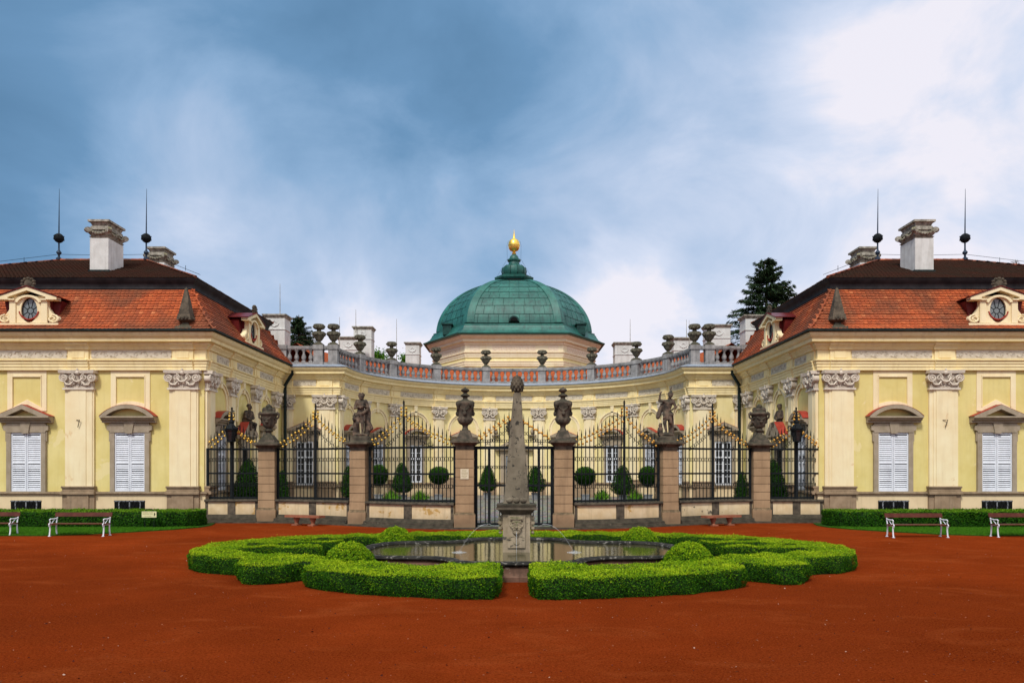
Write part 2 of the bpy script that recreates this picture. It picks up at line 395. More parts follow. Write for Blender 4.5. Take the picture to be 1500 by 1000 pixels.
def pip(poly, X, Y):
    inside = np.zeros(len(X), bool); n = len(poly)
    for i in range(n):
        x0, y0 = poly[i]; x1, y1 = poly[(i+1) % n]
        if y0 == y1: continue
        c = ((y0 > Y) != (y1 > Y)) & (X < (x1-x0)*(Y-y0)/(y1-y0)+x0); inside ^= c
    return inside
def lump(x, y, z, s=1.0):
    return (np.sin(x*5.1*s+y*3.3)+np.sin(y*6.7*s-x*2.1+z*4)+np.sin(z*9*s+x*7.7))/3
def subdiv(poly, step=.25):
    out = []
    for i in range(len(poly)):
        a = np.array(poly[i]); b = np.array(poly[(i+1) % len(poly)]); k = max(1, int(np.linalg.norm(b-a)/step))
        out += [tuple(a+(b-a)*j/k) for j in range(k)]
    return out
def smooth_poly(poly, it=1):
    for _ in range(it):
        q = []
        for i in range(len(poly)):
            a = poly[i]; b = poly[(i+1) % len(poly)]
            q += [(.88*a[0]+.12*b[0], .88*a[1]+.12*b[1]), (.12*a[0]+.88*b[0], .12*a[1]+.88*b[1])]
        poly = q
    return poly
def hedge_points(poly, z0, z1, dens_top, dens_side, amp=.03, cull=None):
    xs = [p[0] for p in poly]; ys = [p[1] for p in poly]
    A = (max(xs)-min(xs))*(max(ys)-min(ys)); n = int(A*dens_top)
    X = rng.uniform(min(xs), max(xs), n); Y = rng.uniform(min(ys), max(ys), n)
    k = pip(poly, X, Y); X = X[k]; Y = Y[k]
    Z = z1 + amp*lump(X, Y, 0)+rng.normal(0, .012, len(X))
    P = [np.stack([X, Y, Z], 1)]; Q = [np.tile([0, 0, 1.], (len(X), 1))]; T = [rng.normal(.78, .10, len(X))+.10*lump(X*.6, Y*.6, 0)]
    area = sum(poly[i][0]*poly[(i+1) % len(poly)][1]-poly[(i+1) % len(poly)][0]*poly[i][1] for i in range(len(poly)))
    sg = 1 if area > 0 else -1
    for i in range(len(poly)):
        a = np.array(poly[i]); b = np.array(poly[(i+1) % len(poly)]); d = b-a; l = np.linalg.norm(d)
        if l < 1e-6: continue
        nn = np.array([d[1], -d[0]])/l*sg
        m = rng.poisson(l*(z1-z0)*dens_side)
        t = rng.uniform(0, 1, m); z = z0+(z1-z0)*rng.uniform(0, 1, m)
        x = a[0]+d[0]*t; y = a[1]+d[1]*t
        off = amp*1.6*lump(x, y, z, 1.3)+rng.normal(0, .012, m) - .05*np.clip((z-z1+.06)/.06, 0, 1) - .05*np.clip((.1-(z-z0))/.1, 0, 1)
        P.append(np.stack([x+nn[0]*off, y+nn[1]*off, z], 1)); Q.append(np.tile([nn[0], nn[1], .25], (m, 1)))
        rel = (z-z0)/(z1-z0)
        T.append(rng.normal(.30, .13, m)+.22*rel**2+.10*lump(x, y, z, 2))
    return np.concatenate(P), np.concatenate(Q), np.concatenate(T)
def inset(poly, d):
    out = []; n = len(poly)
    area = sum(poly[i][0]*poly[(i+1) % n][1]-poly[(i+1) % n][0]*poly[i][1] for i in range(n)); sg = 1 if area > 0 else -1
    for i in range(n):
        a = Vector(poly[i-1]); b = Vector(poly[i]); c = Vector(poly[(i+1) % n]); d0 = (b-a).normalized(); d1 = (c-b).normalized()
        q = (Vector((-d0.y, d0.x))+Vector((-d1.y, d1.x)))*sg
        out.append(tuple(b+q.normalized()*d if q.length > 1e-5 else b))
    return out
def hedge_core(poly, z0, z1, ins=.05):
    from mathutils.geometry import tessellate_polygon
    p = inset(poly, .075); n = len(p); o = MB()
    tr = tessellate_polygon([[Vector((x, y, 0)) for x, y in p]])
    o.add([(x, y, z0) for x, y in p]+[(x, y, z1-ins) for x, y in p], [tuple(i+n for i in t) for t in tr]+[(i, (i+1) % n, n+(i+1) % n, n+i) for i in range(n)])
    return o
def blob_points(c, rx, ry, rz, dens, full=False, prof=None, zmin=None):
    area = 4*PI*((rx*ry)**1.6/3+(rx*rz)**1.6/3+(ry*rz)**1.6/3)**(1/1.6)
    n = int(area*dens); v = rng.normal(0, 1, (n, 3)); v /= np.linalg.norm(v, axis=1)[:, None]
    if not full: v[:, 2] = np.abs(v[:, 2])
    s = 1+.035*lump(v[:, 0]*3, v[:, 1]*3, v[:, 2]*3)+rng.normal(0, .02, n)
    P = v*s[:, None]*[rx, ry, rz]+np.array(c); Q = v/np.array([rx, ry, rz]); Q /= np.linalg.norm(Q, axis=1)[:, None]
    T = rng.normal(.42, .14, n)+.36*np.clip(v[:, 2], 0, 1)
    return P, Q, T

# ------------------------------------------------------------------ building parts (local: x along wall, outward = -y, z up)
def segr(c, s): return (c*c+s*s)/(2*s)
def ped_mesh(pw, kind):
    def f():
        m = MB(); h = pw/2
        m.xprof([(0,4.42),(.2,4.42),(.2,4.5),(.32,4.54),(.32,4.6),(.42,4.63),(.42,4.70),(0,4.70)], -h, h)
        s = pw*.215
        if kind == 'tri':
            i = .17*pw; zi = .35
            m.prism([(-h,4.702),(0,4.70+s),(0,4.70+s-.2),(-h+i*1.2,4.702)], -.40, 0)
            m.prism([(h,4.702),(0,4.70+s),(0,4.70+s-.2),(h-i*1.2,4.702)], -.40, 0)
        else:
            r = segr(h, s); a = math.degrees(math.asin(h/r)); cz = 4.70+s-r
            n = 12
            for k in range(n):
                b0 = R(90-a+2*a*k/n); b1 = R(90-a+2*a*(k+1)/n)
                q = [(r*math.cos(b0), cz+r*math.sin(b0)), (r*math.cos(b1), cz+r*math.sin(b1))]
                ri = r-.17
                p = [(ri*math.cos(b1), cz+ri*math.sin(b1)), (ri*math.cos(b0), cz+ri*math.sin(b0))]
                p = [(x, max(z, 4.702)) for x, z in p]
                m.prism([(x, max(z, 4.702)) for x, z in q]+p, -.40, 0)
        return m.mesh('pediment', SNG)
    return cached(('ped', pw, kind), f)
def flash_mesh(pw, kind):
    def f():
        m = MB(); h = pw/2+.03; s = pw*.215
        if kind == 'tri':
            for sg in (-1, 1): m.prism([(sg*h,4.700),(0,4.703+s),(0,4.715+s),(sg*h,4.712)], -.40, .01)
        else:
            r = segr(h, s); a = math.degrees(math.asin(h/r)); cz = 4.706+s-r
            m.arch(0, cz, r-.004, r+.008, 90-a, 90+a, -.40, .01, 12)
        return m.mesh('pediment_flashing', REDT)
    return cached(('fl', pw, kind), f)
def surround_mesh(w):
    def f():
        m = MB(); a = w/2; b = a+.2
        for s in (-1, 1):
            x0, x1 = sorted((s*a, s*b)); m.box(x0, x1, -.12, 0, 1.38, 3.99)
            x0, x1 = sorted((s*b, s*(b+.05))); m.box(x0, x1, -.10, 0, 3.60, 4.02)
        m.prism([(-a-.2,3.992),(a+.2,3.992),(a+.2,4.05),(a+.33,4.1),(a+.33,4.28),(a+.2,4.34),(a+.2,4.40),(-a-.2,4.40),(-a-.2,4.34),(-a-.33,4.28),(-a-.33,4.1),(-a-.2,4.05)], -.14, 0)
        m.prism([(-.14,3.95),(.14,3.95),(.22,4.41),(-.22,4.41)], -.19, 0)
        m.box(-a-.24, a+.24, -.15, 0, 1.30, 1.378)
        return m.mesh('window', SNG)
    return cached(('sur', w), f)
def shutter_mesh(w):
    def f():
        m = MB(); l = w/2-.01; random.seed(5)
        m.box(0, .055, -.075, -.02, 1.385, 3.985); m.box(l-.055, l, -.075, -.02, 1.385, 3.985)
        for z in (1.385, 2.60, 3.90): m.box(.055, l-.055, -.075, -.02, z, z+.085)
        z = 1.485
        while z < 3.84:
            q = .050+random.uniform(-.012, .014)+(.006 if z > 2.6 else -.004)
            if not 2.56 < z < 2.67: m.add([(.055,-.072,z),(l-.055,-.072,z+random.uniform(-.004,.004)),(l-.055,-.040,z+q),(.055,-.040,z+q),(.055,-.066,z-.010),(l-.055,-.066,z-.010),(l-.055,-.030,z+q-.008),(.055,-.030,z+q-.008)],
                      [(0,1,2,3),(7,6,5,4),(0,4,5,1),(2,6,7,3)])
            z += .092
        return m.mesh('shutter', WHT, smooth=0)
    return cached(('shu', w), f)
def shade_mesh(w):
    return cached(('shd', w), lambda: MB().box(-w/2, w/2, -.012, 0, 1.38, 3.99).mesh('pane', surf('shutter_shadow', (.13,.14,.16), (.19,.20,.22), 4, bump=0)))  # dark sheet painted as the shade in the gaps between slats
def sash_mesh(w):
    def f():
        m = MB(); a = w/2
        for x0, x1 in ((-a, -a+.085), (a-.085, a), (-.06, .06)): m.box(x0, x1, -.09, -.02, 1.385, 3.985)
        for z in (1.385, 3.89, 2.98): m.box(-a+.085, -.06, -.09, -.02, z, z+.10); m.box(.06, a-.085, -.09, -.02, z, z+.10)
        for c in (-a/2-.0, a/2): m.box(c-.014, c+.014, -.07, -.021, 1.48, 3.89)
        for z in (1.88, 2.25, 2.62, 3.42):
            m.box(-a+.085, -.06, -.068, -.021, z, z+.028); m.box(.06, a-.085, -.068, -.021, z, z+.028)
        return m.mesh('window_frame', WHT)
    return cached(('sash', w), f)
def pane_mesh(w): return cached(('pane', w), lambda: MB().box(-w/2, w/2, -.02, .0, 1.38, 3.99).mesh('pane', GLS))
def make_window(parent, loc, rz, w, pw, kind, fill, label=None):
    o = mk('window', surround_mesh(w), parent, loc, rz, label)
    mk('pediment', ped_mesh(pw, kind), o); mk('flashing', flash_mesh(pw, kind), o)
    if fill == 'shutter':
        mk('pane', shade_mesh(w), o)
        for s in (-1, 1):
            sh = mk('shutter', shutter_mesh(w), o)
            if s < 0: sh.location.x = -w/2 + .0
            else: sh.location.x = .01
    else:
        mk('pane', pane_mesh(w), o); mk('window_frame', sash_mesh(w), o)
    return o
def spiral(cx, cz, r, turns, sg, y, n=16, a0=90):
    return [(cx+sg*(r*(1-.85*i/n))*math.cos(R(a0+turns*360*i/n)), y-.0*i, cz+(r*(1-.85*i/n))*math.sin(R(a0+turns*360*i/n))) for i in range(n+1)]
def capital_mesh(w):
    def f():
        g = MB(); h = w/2
        g.box(-h, h, -.16, 0, 5.97, 6.70)
        m = MB(); e = h+.14
        m.box(-h-.05, h+.05, -.21, 0, 5.88, 5.965)
        # abacus, bowed in
        for k in range(8):
            t0 = -1+2*k/8; t1 = -1+2*(k+1)/8; o0 = .24+.14*t0*t0; o1 = .24+.14*t1*t1
            m.add([(e*t0,-o0,6.60),(e*t1,-o1,6.60),(e*t1,0,6.60),(e*t0,0,6.60),(e*t0,-o0-.03,6.74),(e*t1,-o1-.03,6.74),(e*t1,0,6.74),(e*t0,0,6.74)],
                  [(0,3,2,1),(4,5,6,7),(0,1,5,4),(1,2,6,5),(2,3,7,6),(3,0,4,7)])
        for s in (-1, 1):
            c = s*(h-.03)
            m.tube(spiral(c, 6.40, .20, 2.1, -s, -.27, 22), .038, 5, .03); m.ball((c, -.28, 6.40), .055)
            m.lathe([(.19,0),(.19,.1)], 12, 0, 0, 0); 
            mm = MB().lathe([(.02,0),(.17,.02),(.17,.24)], 12); v = Matrix.Translation((c, -.25, 6.40)) @ Matrix.Rotation(-PI/2, 4, 'X'); m.v = m.v[:-24]; m.f = m.f[:-14]; m.t = m.t[:-14]
            m.merge(mm, v)
            c2 = s*h*.42
            m.tube(spiral(c2, 6.42, .15, 1.8, s, -.24, 18), .03, 5, .022)
            m.tube([(c*.95,-.26,6.22),(c*.8,-.25,6.08+.02),(c*.5,-.24,6.10),(c*.3,-.23,6.24)], .035, 5, .05)
            for i in range(7):
                t = i/6; m.ball((s*(h*.15+h*.75*t), -.2, 6.20-.12*math.sin(PI*t)), .045+.01*math.sin(i*9), n=6, m=4)
            for i in range(4): m.ball((s*(h-.06), -.18, 6.20-.07*i), .038-.004*i, n=6, m=4)
        m.ball((0,-.26,6.62), .085, sz=1.2); m.ball((0,-.27,6.76), .05, sz=1.3, n=6, m=4)
        m.tube([(-h*.4,-.25,6.40),(-h*.2,-.27,6.26),(0,-.28,6.22),(h*.2,-.27,6.26),(h*.4,-.25,6.40)], .04, 5)
        for i in range(4): m.ball((0, -.18, 6.16-.06*i), .04-.004*i, n=6, m=4)
        return m.mesh('capital', CAP), g.mesh('capital_core', CAPD)
    return cached(('cap', w), f)
def make_pilaster(parent, loc, rz, w, ped=True, cornice=True):
    def f():
        m = MB(); h = w/2
        m.box(-h, h, -.10, 0, 1.55, 5.90); m.box(-h+.10*w+.04, h-.06, -.135, -.05, 1.55, 5.895); m.box(-h+.22*w, h-.25*w, -.165, -.05, 1.55, 5.89)
        return m.mesh('pilaster', CRM)
    def fp():
        m = MB(); h = w/2+.07
        m.box(-h, h, -.19, 0, 0, 1.24); m.box(-h+.18*w, h-.18*w, -.24, 0, 0, 1.235)
        m.xprof([(0,1.242),(.30,1.242),(.32,1.30),(.30,1.36),(.22,1.40),(0,1.40)], -h-.04, h+.04)
        m.box(-h, h, -.21, 0, 1.402, 1.52); m.xprof([(0,1.522),(.25,1.522),(.27,1.57),(.25,1.61),(0,1.61)], -h-.02, h+.02)
        return m.mesh('base', SND)
    def fe():
        m = MB(); h = min(w/2-.03, .45)
        m.xprof([(0,6.75),(.22,6.75),(.22,6.88),(.245,6.885),(.245,7.02),(.275,7.025),(.275,7.13),(.33,7.16),(.33,7.20),(0,7.20)], -h, h)
        m.xprof([(0,7.202),(.19,7.202),(.19,7.66),(0,7.66)], -h, h); m.box(-h+.18, h-.18, -.215, -.1, 7.28, 7.58)
        m.xprof([(0,7.662),(.27,7.662),(.29,7.76),(.40,7.86),(.40,7.93),(.52,7.97),(0,7.98)], -h-.06, h+.06)
        return m.mesh('entablature_block', CRMD)
    o = mk('pilaster', cached(('pil', w), f), parent, loc, rz)
    if ped: mk('base', cached(('pilb', w), fp), o)
    a, b = capital_mesh(w); c = mk('capital', a, o); mk('capital_ground', b, o)
    if cornice: mk('entablature_block', cached(('pile', w), fe), o)
    return o
ENT = [(-.02,6.74),(.14,6.75),(.14,6.89),(.165,6.895),(.165,7.03),(.195,7.035),(.195,7.14),(.25,7.17),(.25,7.22),(.11,7.225),(.11,7.67),(.18,7.675),(.20,7.76),(.31,7.86),(.31,7.93),(.50,7.98),(.50,8.12),(.56,8.16),(.66,8.28),(.66,8.37),(-.02,8.37)]
def frieze(parent, loc, rz, w, curve=0):
    def bend(m):
        if curve: m.v = [((curve+y)*math.sin(x/curve), curve*math.cos(x/curve)*1.0-curve+y*math.cos(x/curve), z) for x, y, z in m.v]
        return m
    def f():
        m = MB(); q = 8 if curve else 1
        for k in range(q): m.box(-w/2+w*k/q, -w/2+w*(k+1)/q, -.125, -.05, 7.27, 7.63)
        return bend(m).mesh('frieze_panel', FRZ)
    def g():
        m = MB(); n = max(2, int(w/.42)); 
        for k in range(n):
            x = -w/2+w*(k+.5)/n; s = 1 if k % 2 else -1
            m.tube(spiral(x, 7.45, .125, 1.4, s, -.132, 10, a0=90*s), .018, 4, .012)
            m.tube([(x-w/n/2,-.132,7.45+.09*s),(x-w/n/4,-.132,7.45+.12*s),(x,-.132,7.45+.125*s)], .018, 4)
            m.ball((x+w/n*.45, -.13, 7.45-.06*s), .045, n=5, m=4)
        return bend(m).mesh('relief', FRZR)
    key = (round(w, 2), curve)
    o = mk('frieze_panel', cached(('fp', key), f), parent, loc, rz); mk('relief', cached(('fr', key), g), o)
def arch_trim(parent, loc, rz, r, cz):
    def f():
        m = MB(); m.arch(0, cz, r-.16, r, 0, 180, -.06, 0, 16); m.arch(0, cz, r, r+.07, 0, 180, -.12, 0, 16)
        for s in (-1, 1):
            x0, x1 = sorted((s*(r-.16), s*(r+.07))); m.box(x0, x1, -.06, 0, 4.72, cz)
        m.prism([(-.10, cz+r-.22), (.10, cz+r-.22), (.14, 6.74), (-.14, 6.74)], -.12, 0)
        return m.mesh('arch_moulding', CRM)
    return mk('arch_moulding', cached(('arch', r, cz), f), parent, loc, rz)
def frame_trim(parent, loc, rz, kind):
    def f():
        m = MB(); a = .87; b = .66
        m.box(-a, a, -.04, 0, 6.52, 6.74)
        m.box(-a, -b, -.04, 0, 4.95, 6.52); m.box(b, a, -.04, 0, 4.95, 6.52)
        if kind == 'tri': m.prism([(-b,4.95),(0,5.24),(b,4.95),(b,5.10),(0,5.46),(-b,5.10)], -.04, 0)
        else: m.arch(0, 3.75, 1.45, 1.64, 63, 117, -.04, 0, 10)
        for s in (-1, 1): x0, x1 = sorted((s*b, s*(b-.03))); m.box(x0, x1, -.07, 0, 5.15, 6.49)
        m.box(-b+.03, b-.03, -.07, 0, 6.46, 6.518)
        return m.mesh('wall_frame_moulding', CRM)
    return mk('wall_frame_moulding', cached(('ftrim', kind), f), parent, loc, rz)
def basement_window(parent, loc, rz):
    def f():
        m = MB(); m.box(-.68, .68, -.095, 0, .35, .98); return m.mesh('basement_window', BLK)
    def g():
        m = MB()
        for k in range(9):
            x = -.68+k*.17
            for s in (-1, 1):
                p0 = (max(-.67, min(.67, x-.0)), -.115, .36); x2 = x+s*.35; 
                if abs(x2) <= .7: m.tube([p0, (x2, -.115, .97)], .009, 4)
        return m.mesh('lattice', IRN)
    def h():
        m = MB()
        for x in (-.03, -.50, .44): m.box(x, x+.055, -.108, -.09, .36, .97)
        m.box(-.68, .68, -.106, -.09, .93, .97)
        return m.mesh('sash', ZNC)
    o = mk('basement_window', cached('bw', f), parent, loc, rz); mk('lattice', cached('bwl', g), o); mk('sash', cached('bws', h), o)

# tiled roof surface between bottom edge (a0,a1) and profile; tiles as small overlapping shingles
def tile_side(m, corner, ex, ey, length, prof, rows, tw, hip=1.0, base=None):
    # corner: start of eave edge; ex: unit along the eave; ey: unit inward; prof(t)->(inset, z)
    for i in range(rows):
        s0, z0 = prof(i/rows); s1, z1 = prof(min(1, (i+1.25)/rows))
        d = Vector((ey[0]*(s1-s0), ey[1]*(s1-s0), z1-z0)); dl = d.length; dn = d/dl
        exv = Vector((ex[0], ex[1], 0)); nrm = exv.cross(dn).normalized()
        if nrm.z < 0: nrm = -nrm
        l0 = s0*hip; l1 = length-s0*hip
        n = int((l1-l0)/tw)+1; off = (i % 2)*.5*tw
        wob = random.gauss(0, .004)
        for k in range(-1, n+1):
            u = l0+off+k*tw+tw/2
            if u < l0-.02 or u > l1+.02: continue
            c = Vector((corner[0]+ex[0]*u+ey[0]*s0, corner[1]+ex[1]*u+ey[1]*s0, z0))+nrm*(.040+wob+random.gauss(0, .003))
            hw = tw*.485; tt = .24
            sp = [(-hw, dl), (-hw, dl*tt), (-hw*.72, dl*.08), (0, 0), (hw*.72, dl*.08), (hw, dl*tt), (hw, dl)]
            vs = [c+exv*a+dn*b-nrm*(.040*b/dl) for a, b in sp]
            tin = min(1, max(0, random.gauss(.5, .18) if random.random() > .03 else .97))
            m.add(vs, [tuple(range(7))], tin)
            m.add([vs[1], vs[2], vs[3], vs[4], vs[5], vs[5]-nrm*.04, vs[4]-nrm*.04, vs[3]-nrm*.04, vs[2]-nrm*.04, vs[1]-nrm*.04],
                  [(0,1,8,9),(1,2,7,8),(2,3,6,7),(3,4,5,6)], 0)
def ridge_tiles(m, p0, p1, r=.10, step=.36):
    p0 = Vector(p0); p1 = Vector(p1); d = p1-p0; n = max(1, int(d.length/step))
    for k in range(n):
        a = p0+d*(k/n); b = p0+d*((k+1.12)/n)
        m.tube([a, b], r*1.06, 8, r*.9); m.t[-10:] = [min(1, max(0, random.gauss(.55, .2)))]*10

def make_chimney(parent, x0, x1, y0, y1, zb, zt, fancy=True):
    m = MB(); zc = zt-1.15*.76 if fancy else zt-.25
    m.box(x0, x1, y0, y1, zb, zc)
    if not fancy:
        m.box(x0-.04, x1+.04, y0-.04, y1+.04, zt-.95, zt-.89)
        cx = (x0+x1)/2
        for px in ([cx] if x1-x0 < 1.6 else [cx-(x1-x0)/4, cx+(x1-x0)/4]):
            m.tube([(px-.28, y0-.015, zt-.55), (px-.2, y0-.02, zt-.68), (px, y0-.03, zt-.76), (px+.2, y0-.02, zt-.68), (px+.28, y0-.015, zt-.55)], .025, 5)
            m.tube([(px-.12, y0-.015, zt-.5), (px, y0-.02, zt-.42), (px+.12, y0-.015, zt-.5)], .02, 5)
    o = mk('chimney', m.mesh('chimney', CHW), parent, W0)
    c = MB(); cx, cy = (x0+x1)/2, (y0+y1)/2; hx, hy = (x1-x0)/2, (y1-y0)/2
    if fancy:
        z_k = zc; zc = 0; ztt = zt; zt = 1.15
        c.tbox(cx, cy, zc, zc+.12, hx-.02, hy-.02, hx+.06, hy+.06); c.box(x0+.05, x1-.05, y0+.05, y1-.05, zc, zc+.62)
        c.tbox(cx, cy, zc+.14, zc+.34, hx-.02, hy-.02, hx+.10, hy+.10)
        for sx in (-1, 1):
            for sy in (-1, 1):
                mm = MB().lathe([(.03,-.09),(.17,-.09),(.17,.09),(.03,.09)], 10)
                c.merge(mm, Matrix.Translation((cx+sx*(hx+.08), cy+sy*(hy+.08), zc+.50)) @ Matrix.Rotation(sx*sy*PI/4, 4, 'Z') @ Matrix.Rotation(PI/2, 4, 'X'))
        for k in range(7):
            t = k/6; dz = .14*math.sin(PI*t)
            c.ball((x0+.05+t*(x1-x0-.1), y0-.08, zc+.42-dz), .085, n=6, m=4)
        for k in range(9):
            t = k/8; dz = .14*abs(math.sin(2*PI*t))
            for xx in (x0-.08, x1+.08): c.ball((xx, y0+.05+t*(y1-y0-.1), zc+.44-dz), .085, n=6, m=4)
        c.box(x0-.02, x1+.02, y0-.02, y1+.02, zc+.55, zc+.70)
        c.tbox(cx, cy, zc+.78, zc+1.02, hx-.06, hy-.06, hx+.02, hy+.02); c.box(x0, x1, y0, y1, zc+.70, zc+.78)
        c.box(x0-.10, x1+.10, y0-.10, y1+.10, zc+1.02, zt)
        c.v = [(cx+(x-cx)*.95, cy+(y-cy)*.96, z_k+z*.76) for x, y, z in c.v]
        fl = MB().box(x0-.06, x1+.06, y0-.06, y1+.06, zb+.0, y0*0+11.06+(y0-35.1)*.426+.16 if y0 < 40 else zb+.1); mk('flashing', fl.mesh('flashing', GUT), o)
    else:
        c.tbox(cx, cy, zt-.25, zt-.08, hx, hy, hx+.09, hy+.09); c.box(x0-.12, x1+.12, y0-.12, y1+.12, zt-.08, zt)
    mk('chimney_cap', c.mesh('chimney_cap', CHS if fancy else CHS), o)
    return o

def make_dormer(parent, loc, rz):
    # front face at local y=0
    f = MB()
    out = [(-.62,0),(.62,0),(.62,1.15),(0,1.55),(-.62,1.15)]
    cx, cz, a, b = 0, .64, .27, .60
    n = 20; ring = [(a*math.cos(2*PI*k/n), cz+b*math.sin(2*PI*k/n)) for k in range(n)]
    # face as quads between the ellipse and the outline
    def outpt(t):
        c, s = math.cos(t), math.sin(t)
        k = min(.62/abs(c) if abs(c) > 1e-6 else 9, (.68 if s > 0 else .64)/abs(s) if abs(s) > 1e-6 else 9)
        return (c*k, cz+s*k)
    for k in range(n):
        p0 = outpt(2*PI*k/n); p1 = outpt(2*PI*(k+1)/n)
        f.prism([ring[k], p0, p1, ring[(k+1) % n]], -.06, .22)
    for s in (-1, 1):
        x0, x1 = sorted((s*.42, s*.62)); f.box(x0, x1, -.12, -.055, .02, 1.12)
        # scroll brackets at the side
        f.tube(spiral(s*.78, .22, .20, 1.6, -s, -.06, 16), .045, 6, .03)
        mm = MB().lathe([(.02,0),(.2,.01),(.2,.2)], 14); f.merge(mm, Matrix.Translation((s*.78, -.03, .22)) @ Matrix.Rotation(-PI/2, 4, 'X'))
        f.prism([(s*.60,.30),(s*.80,.40),(s*.68,.62),(s*.62,.85),(s*.60,.85)], -.04, .18)
    # broken pediment
    for s in (-1, 1):
        f.prism([(s*.98,1.12),(s*.98,1.24),(0,1.74),(0,1.56),(s*.62,1.24),(s*.62,1.12)], -.24, .1)
        f.box(*sorted((s*.42, s*.98)), -.22, .1, 1.10, 1.16)
    f.arch(0, .90, .36, .46, 15, 165, -.16, 0, 12)
    f.box(-1.0, 1.0, -.16, .2, -.12, 0); 
    o = mk('dormer', f.mesh('dormer', CRM), parent, loc, rz); o.scale = (1.34, 1, .91)
    g = MB(); g.prism(ring, .05, .12); mk('oval_window', g.mesh('oval_window', GLO), o)
    g = MB()
    for k in range(8):
        t = 2*PI*k/8+PI/8; g.tube([(.09*math.cos(t), .04, cz+.13*math.sin(t)), (a*math.cos(t), .04, cz+b*math.sin(t))], .012, 4)
    g.tube([(.10*math.cos(2*PI*k/12), .04, cz+.14*math.sin(2*PI*k/12)) for k in range(12)], .012, 4, closed=True)
    g.tube([(a*math.cos(2*PI*k/20), .03, cz+b*math.sin(2*PI*k/20)) for k in range(20)], .022, 4, closed=True)
    mk('glazing_bars', g.mesh('glazing_bars', IRN), o)
    g = MB(); g.arch(0, .66, .305, .34, 190, 350, -.10, .1, 10, sz=1.45); g.box(-1.04, 1.04, -.20, .3, -.28, -.125); mk('sill', g.mesh('sill', REDT), o)
    g = MB()
    for s in (-1, 1):
        g.prism([(0,1.75),(0,1.79),(s*1.03,1.28),(s*1.03,1.24)], -.28, 1.9)
        g.prism([(s*.62,0),(s*.66,0),(s*.66,1.2),(s*.62,1.2)], .1, 1.7)
        g.prism([(s*.64,-.1),(s*1.08,-.1),(s*1.02,.25),(s*.86,.5),(s*.95,1.15),(s*.64,1.3)], .24, 1.8)
    mk('dormer_roof', g.mesh('dormer_roof', DRED), o)
    g = MB(); g.ball((0,-.12,1.90), .17, sx=.9, sy=.5, sz=1.3)
    for k in range(9):
        t = R(-40+260*k/8); g.ball((.2*math.cos(t), -.13, 1.92+.24*math.sin(t)), .07, n=6, m=4)
    mk('shell_ornament', g.mesh('shell_ornament', DRK), o)

def side_door(parent, loc, rz):
    m = MB(); m.box(-.62, -.42, -.15, 0, .3, 3.4); m.box(.42, .62, -.15, 0, .3, 3.4); m.box(-.62, .62, -.15, 0, 3.402, 3.85)
    m.xprof([(0,3.86),(.2,3.86),(.35,3.95),(.45,4.0),(.45,4.08),(0,4.08)], -1.05, 1.05)
    for s in (-1, 1): m.prism([(s*1.05,4.082),(s*.28,4.72),(s*.22,4.50),(s*.62,4.082)], -.45, 0); 
    m.box(-.30, .30, -.45, 0, 4.082, 4.45)
    o = mk('door', m.mesh('door', SNG), parent, loc, rz)
    mk('opening', MB().box(-.42, .42, -.05, 0, .3, 3.4).mesh('opening', BLK), o)
    g = MB()
    for s in (-1, 1): g.prism([(s*1.07,4.08),(s*.28,4.725),(s*.28,4.74),(s*1.07,4.095)], -.455, 0)
    mk('flashing', g.mesh('flashing', REDT), o)

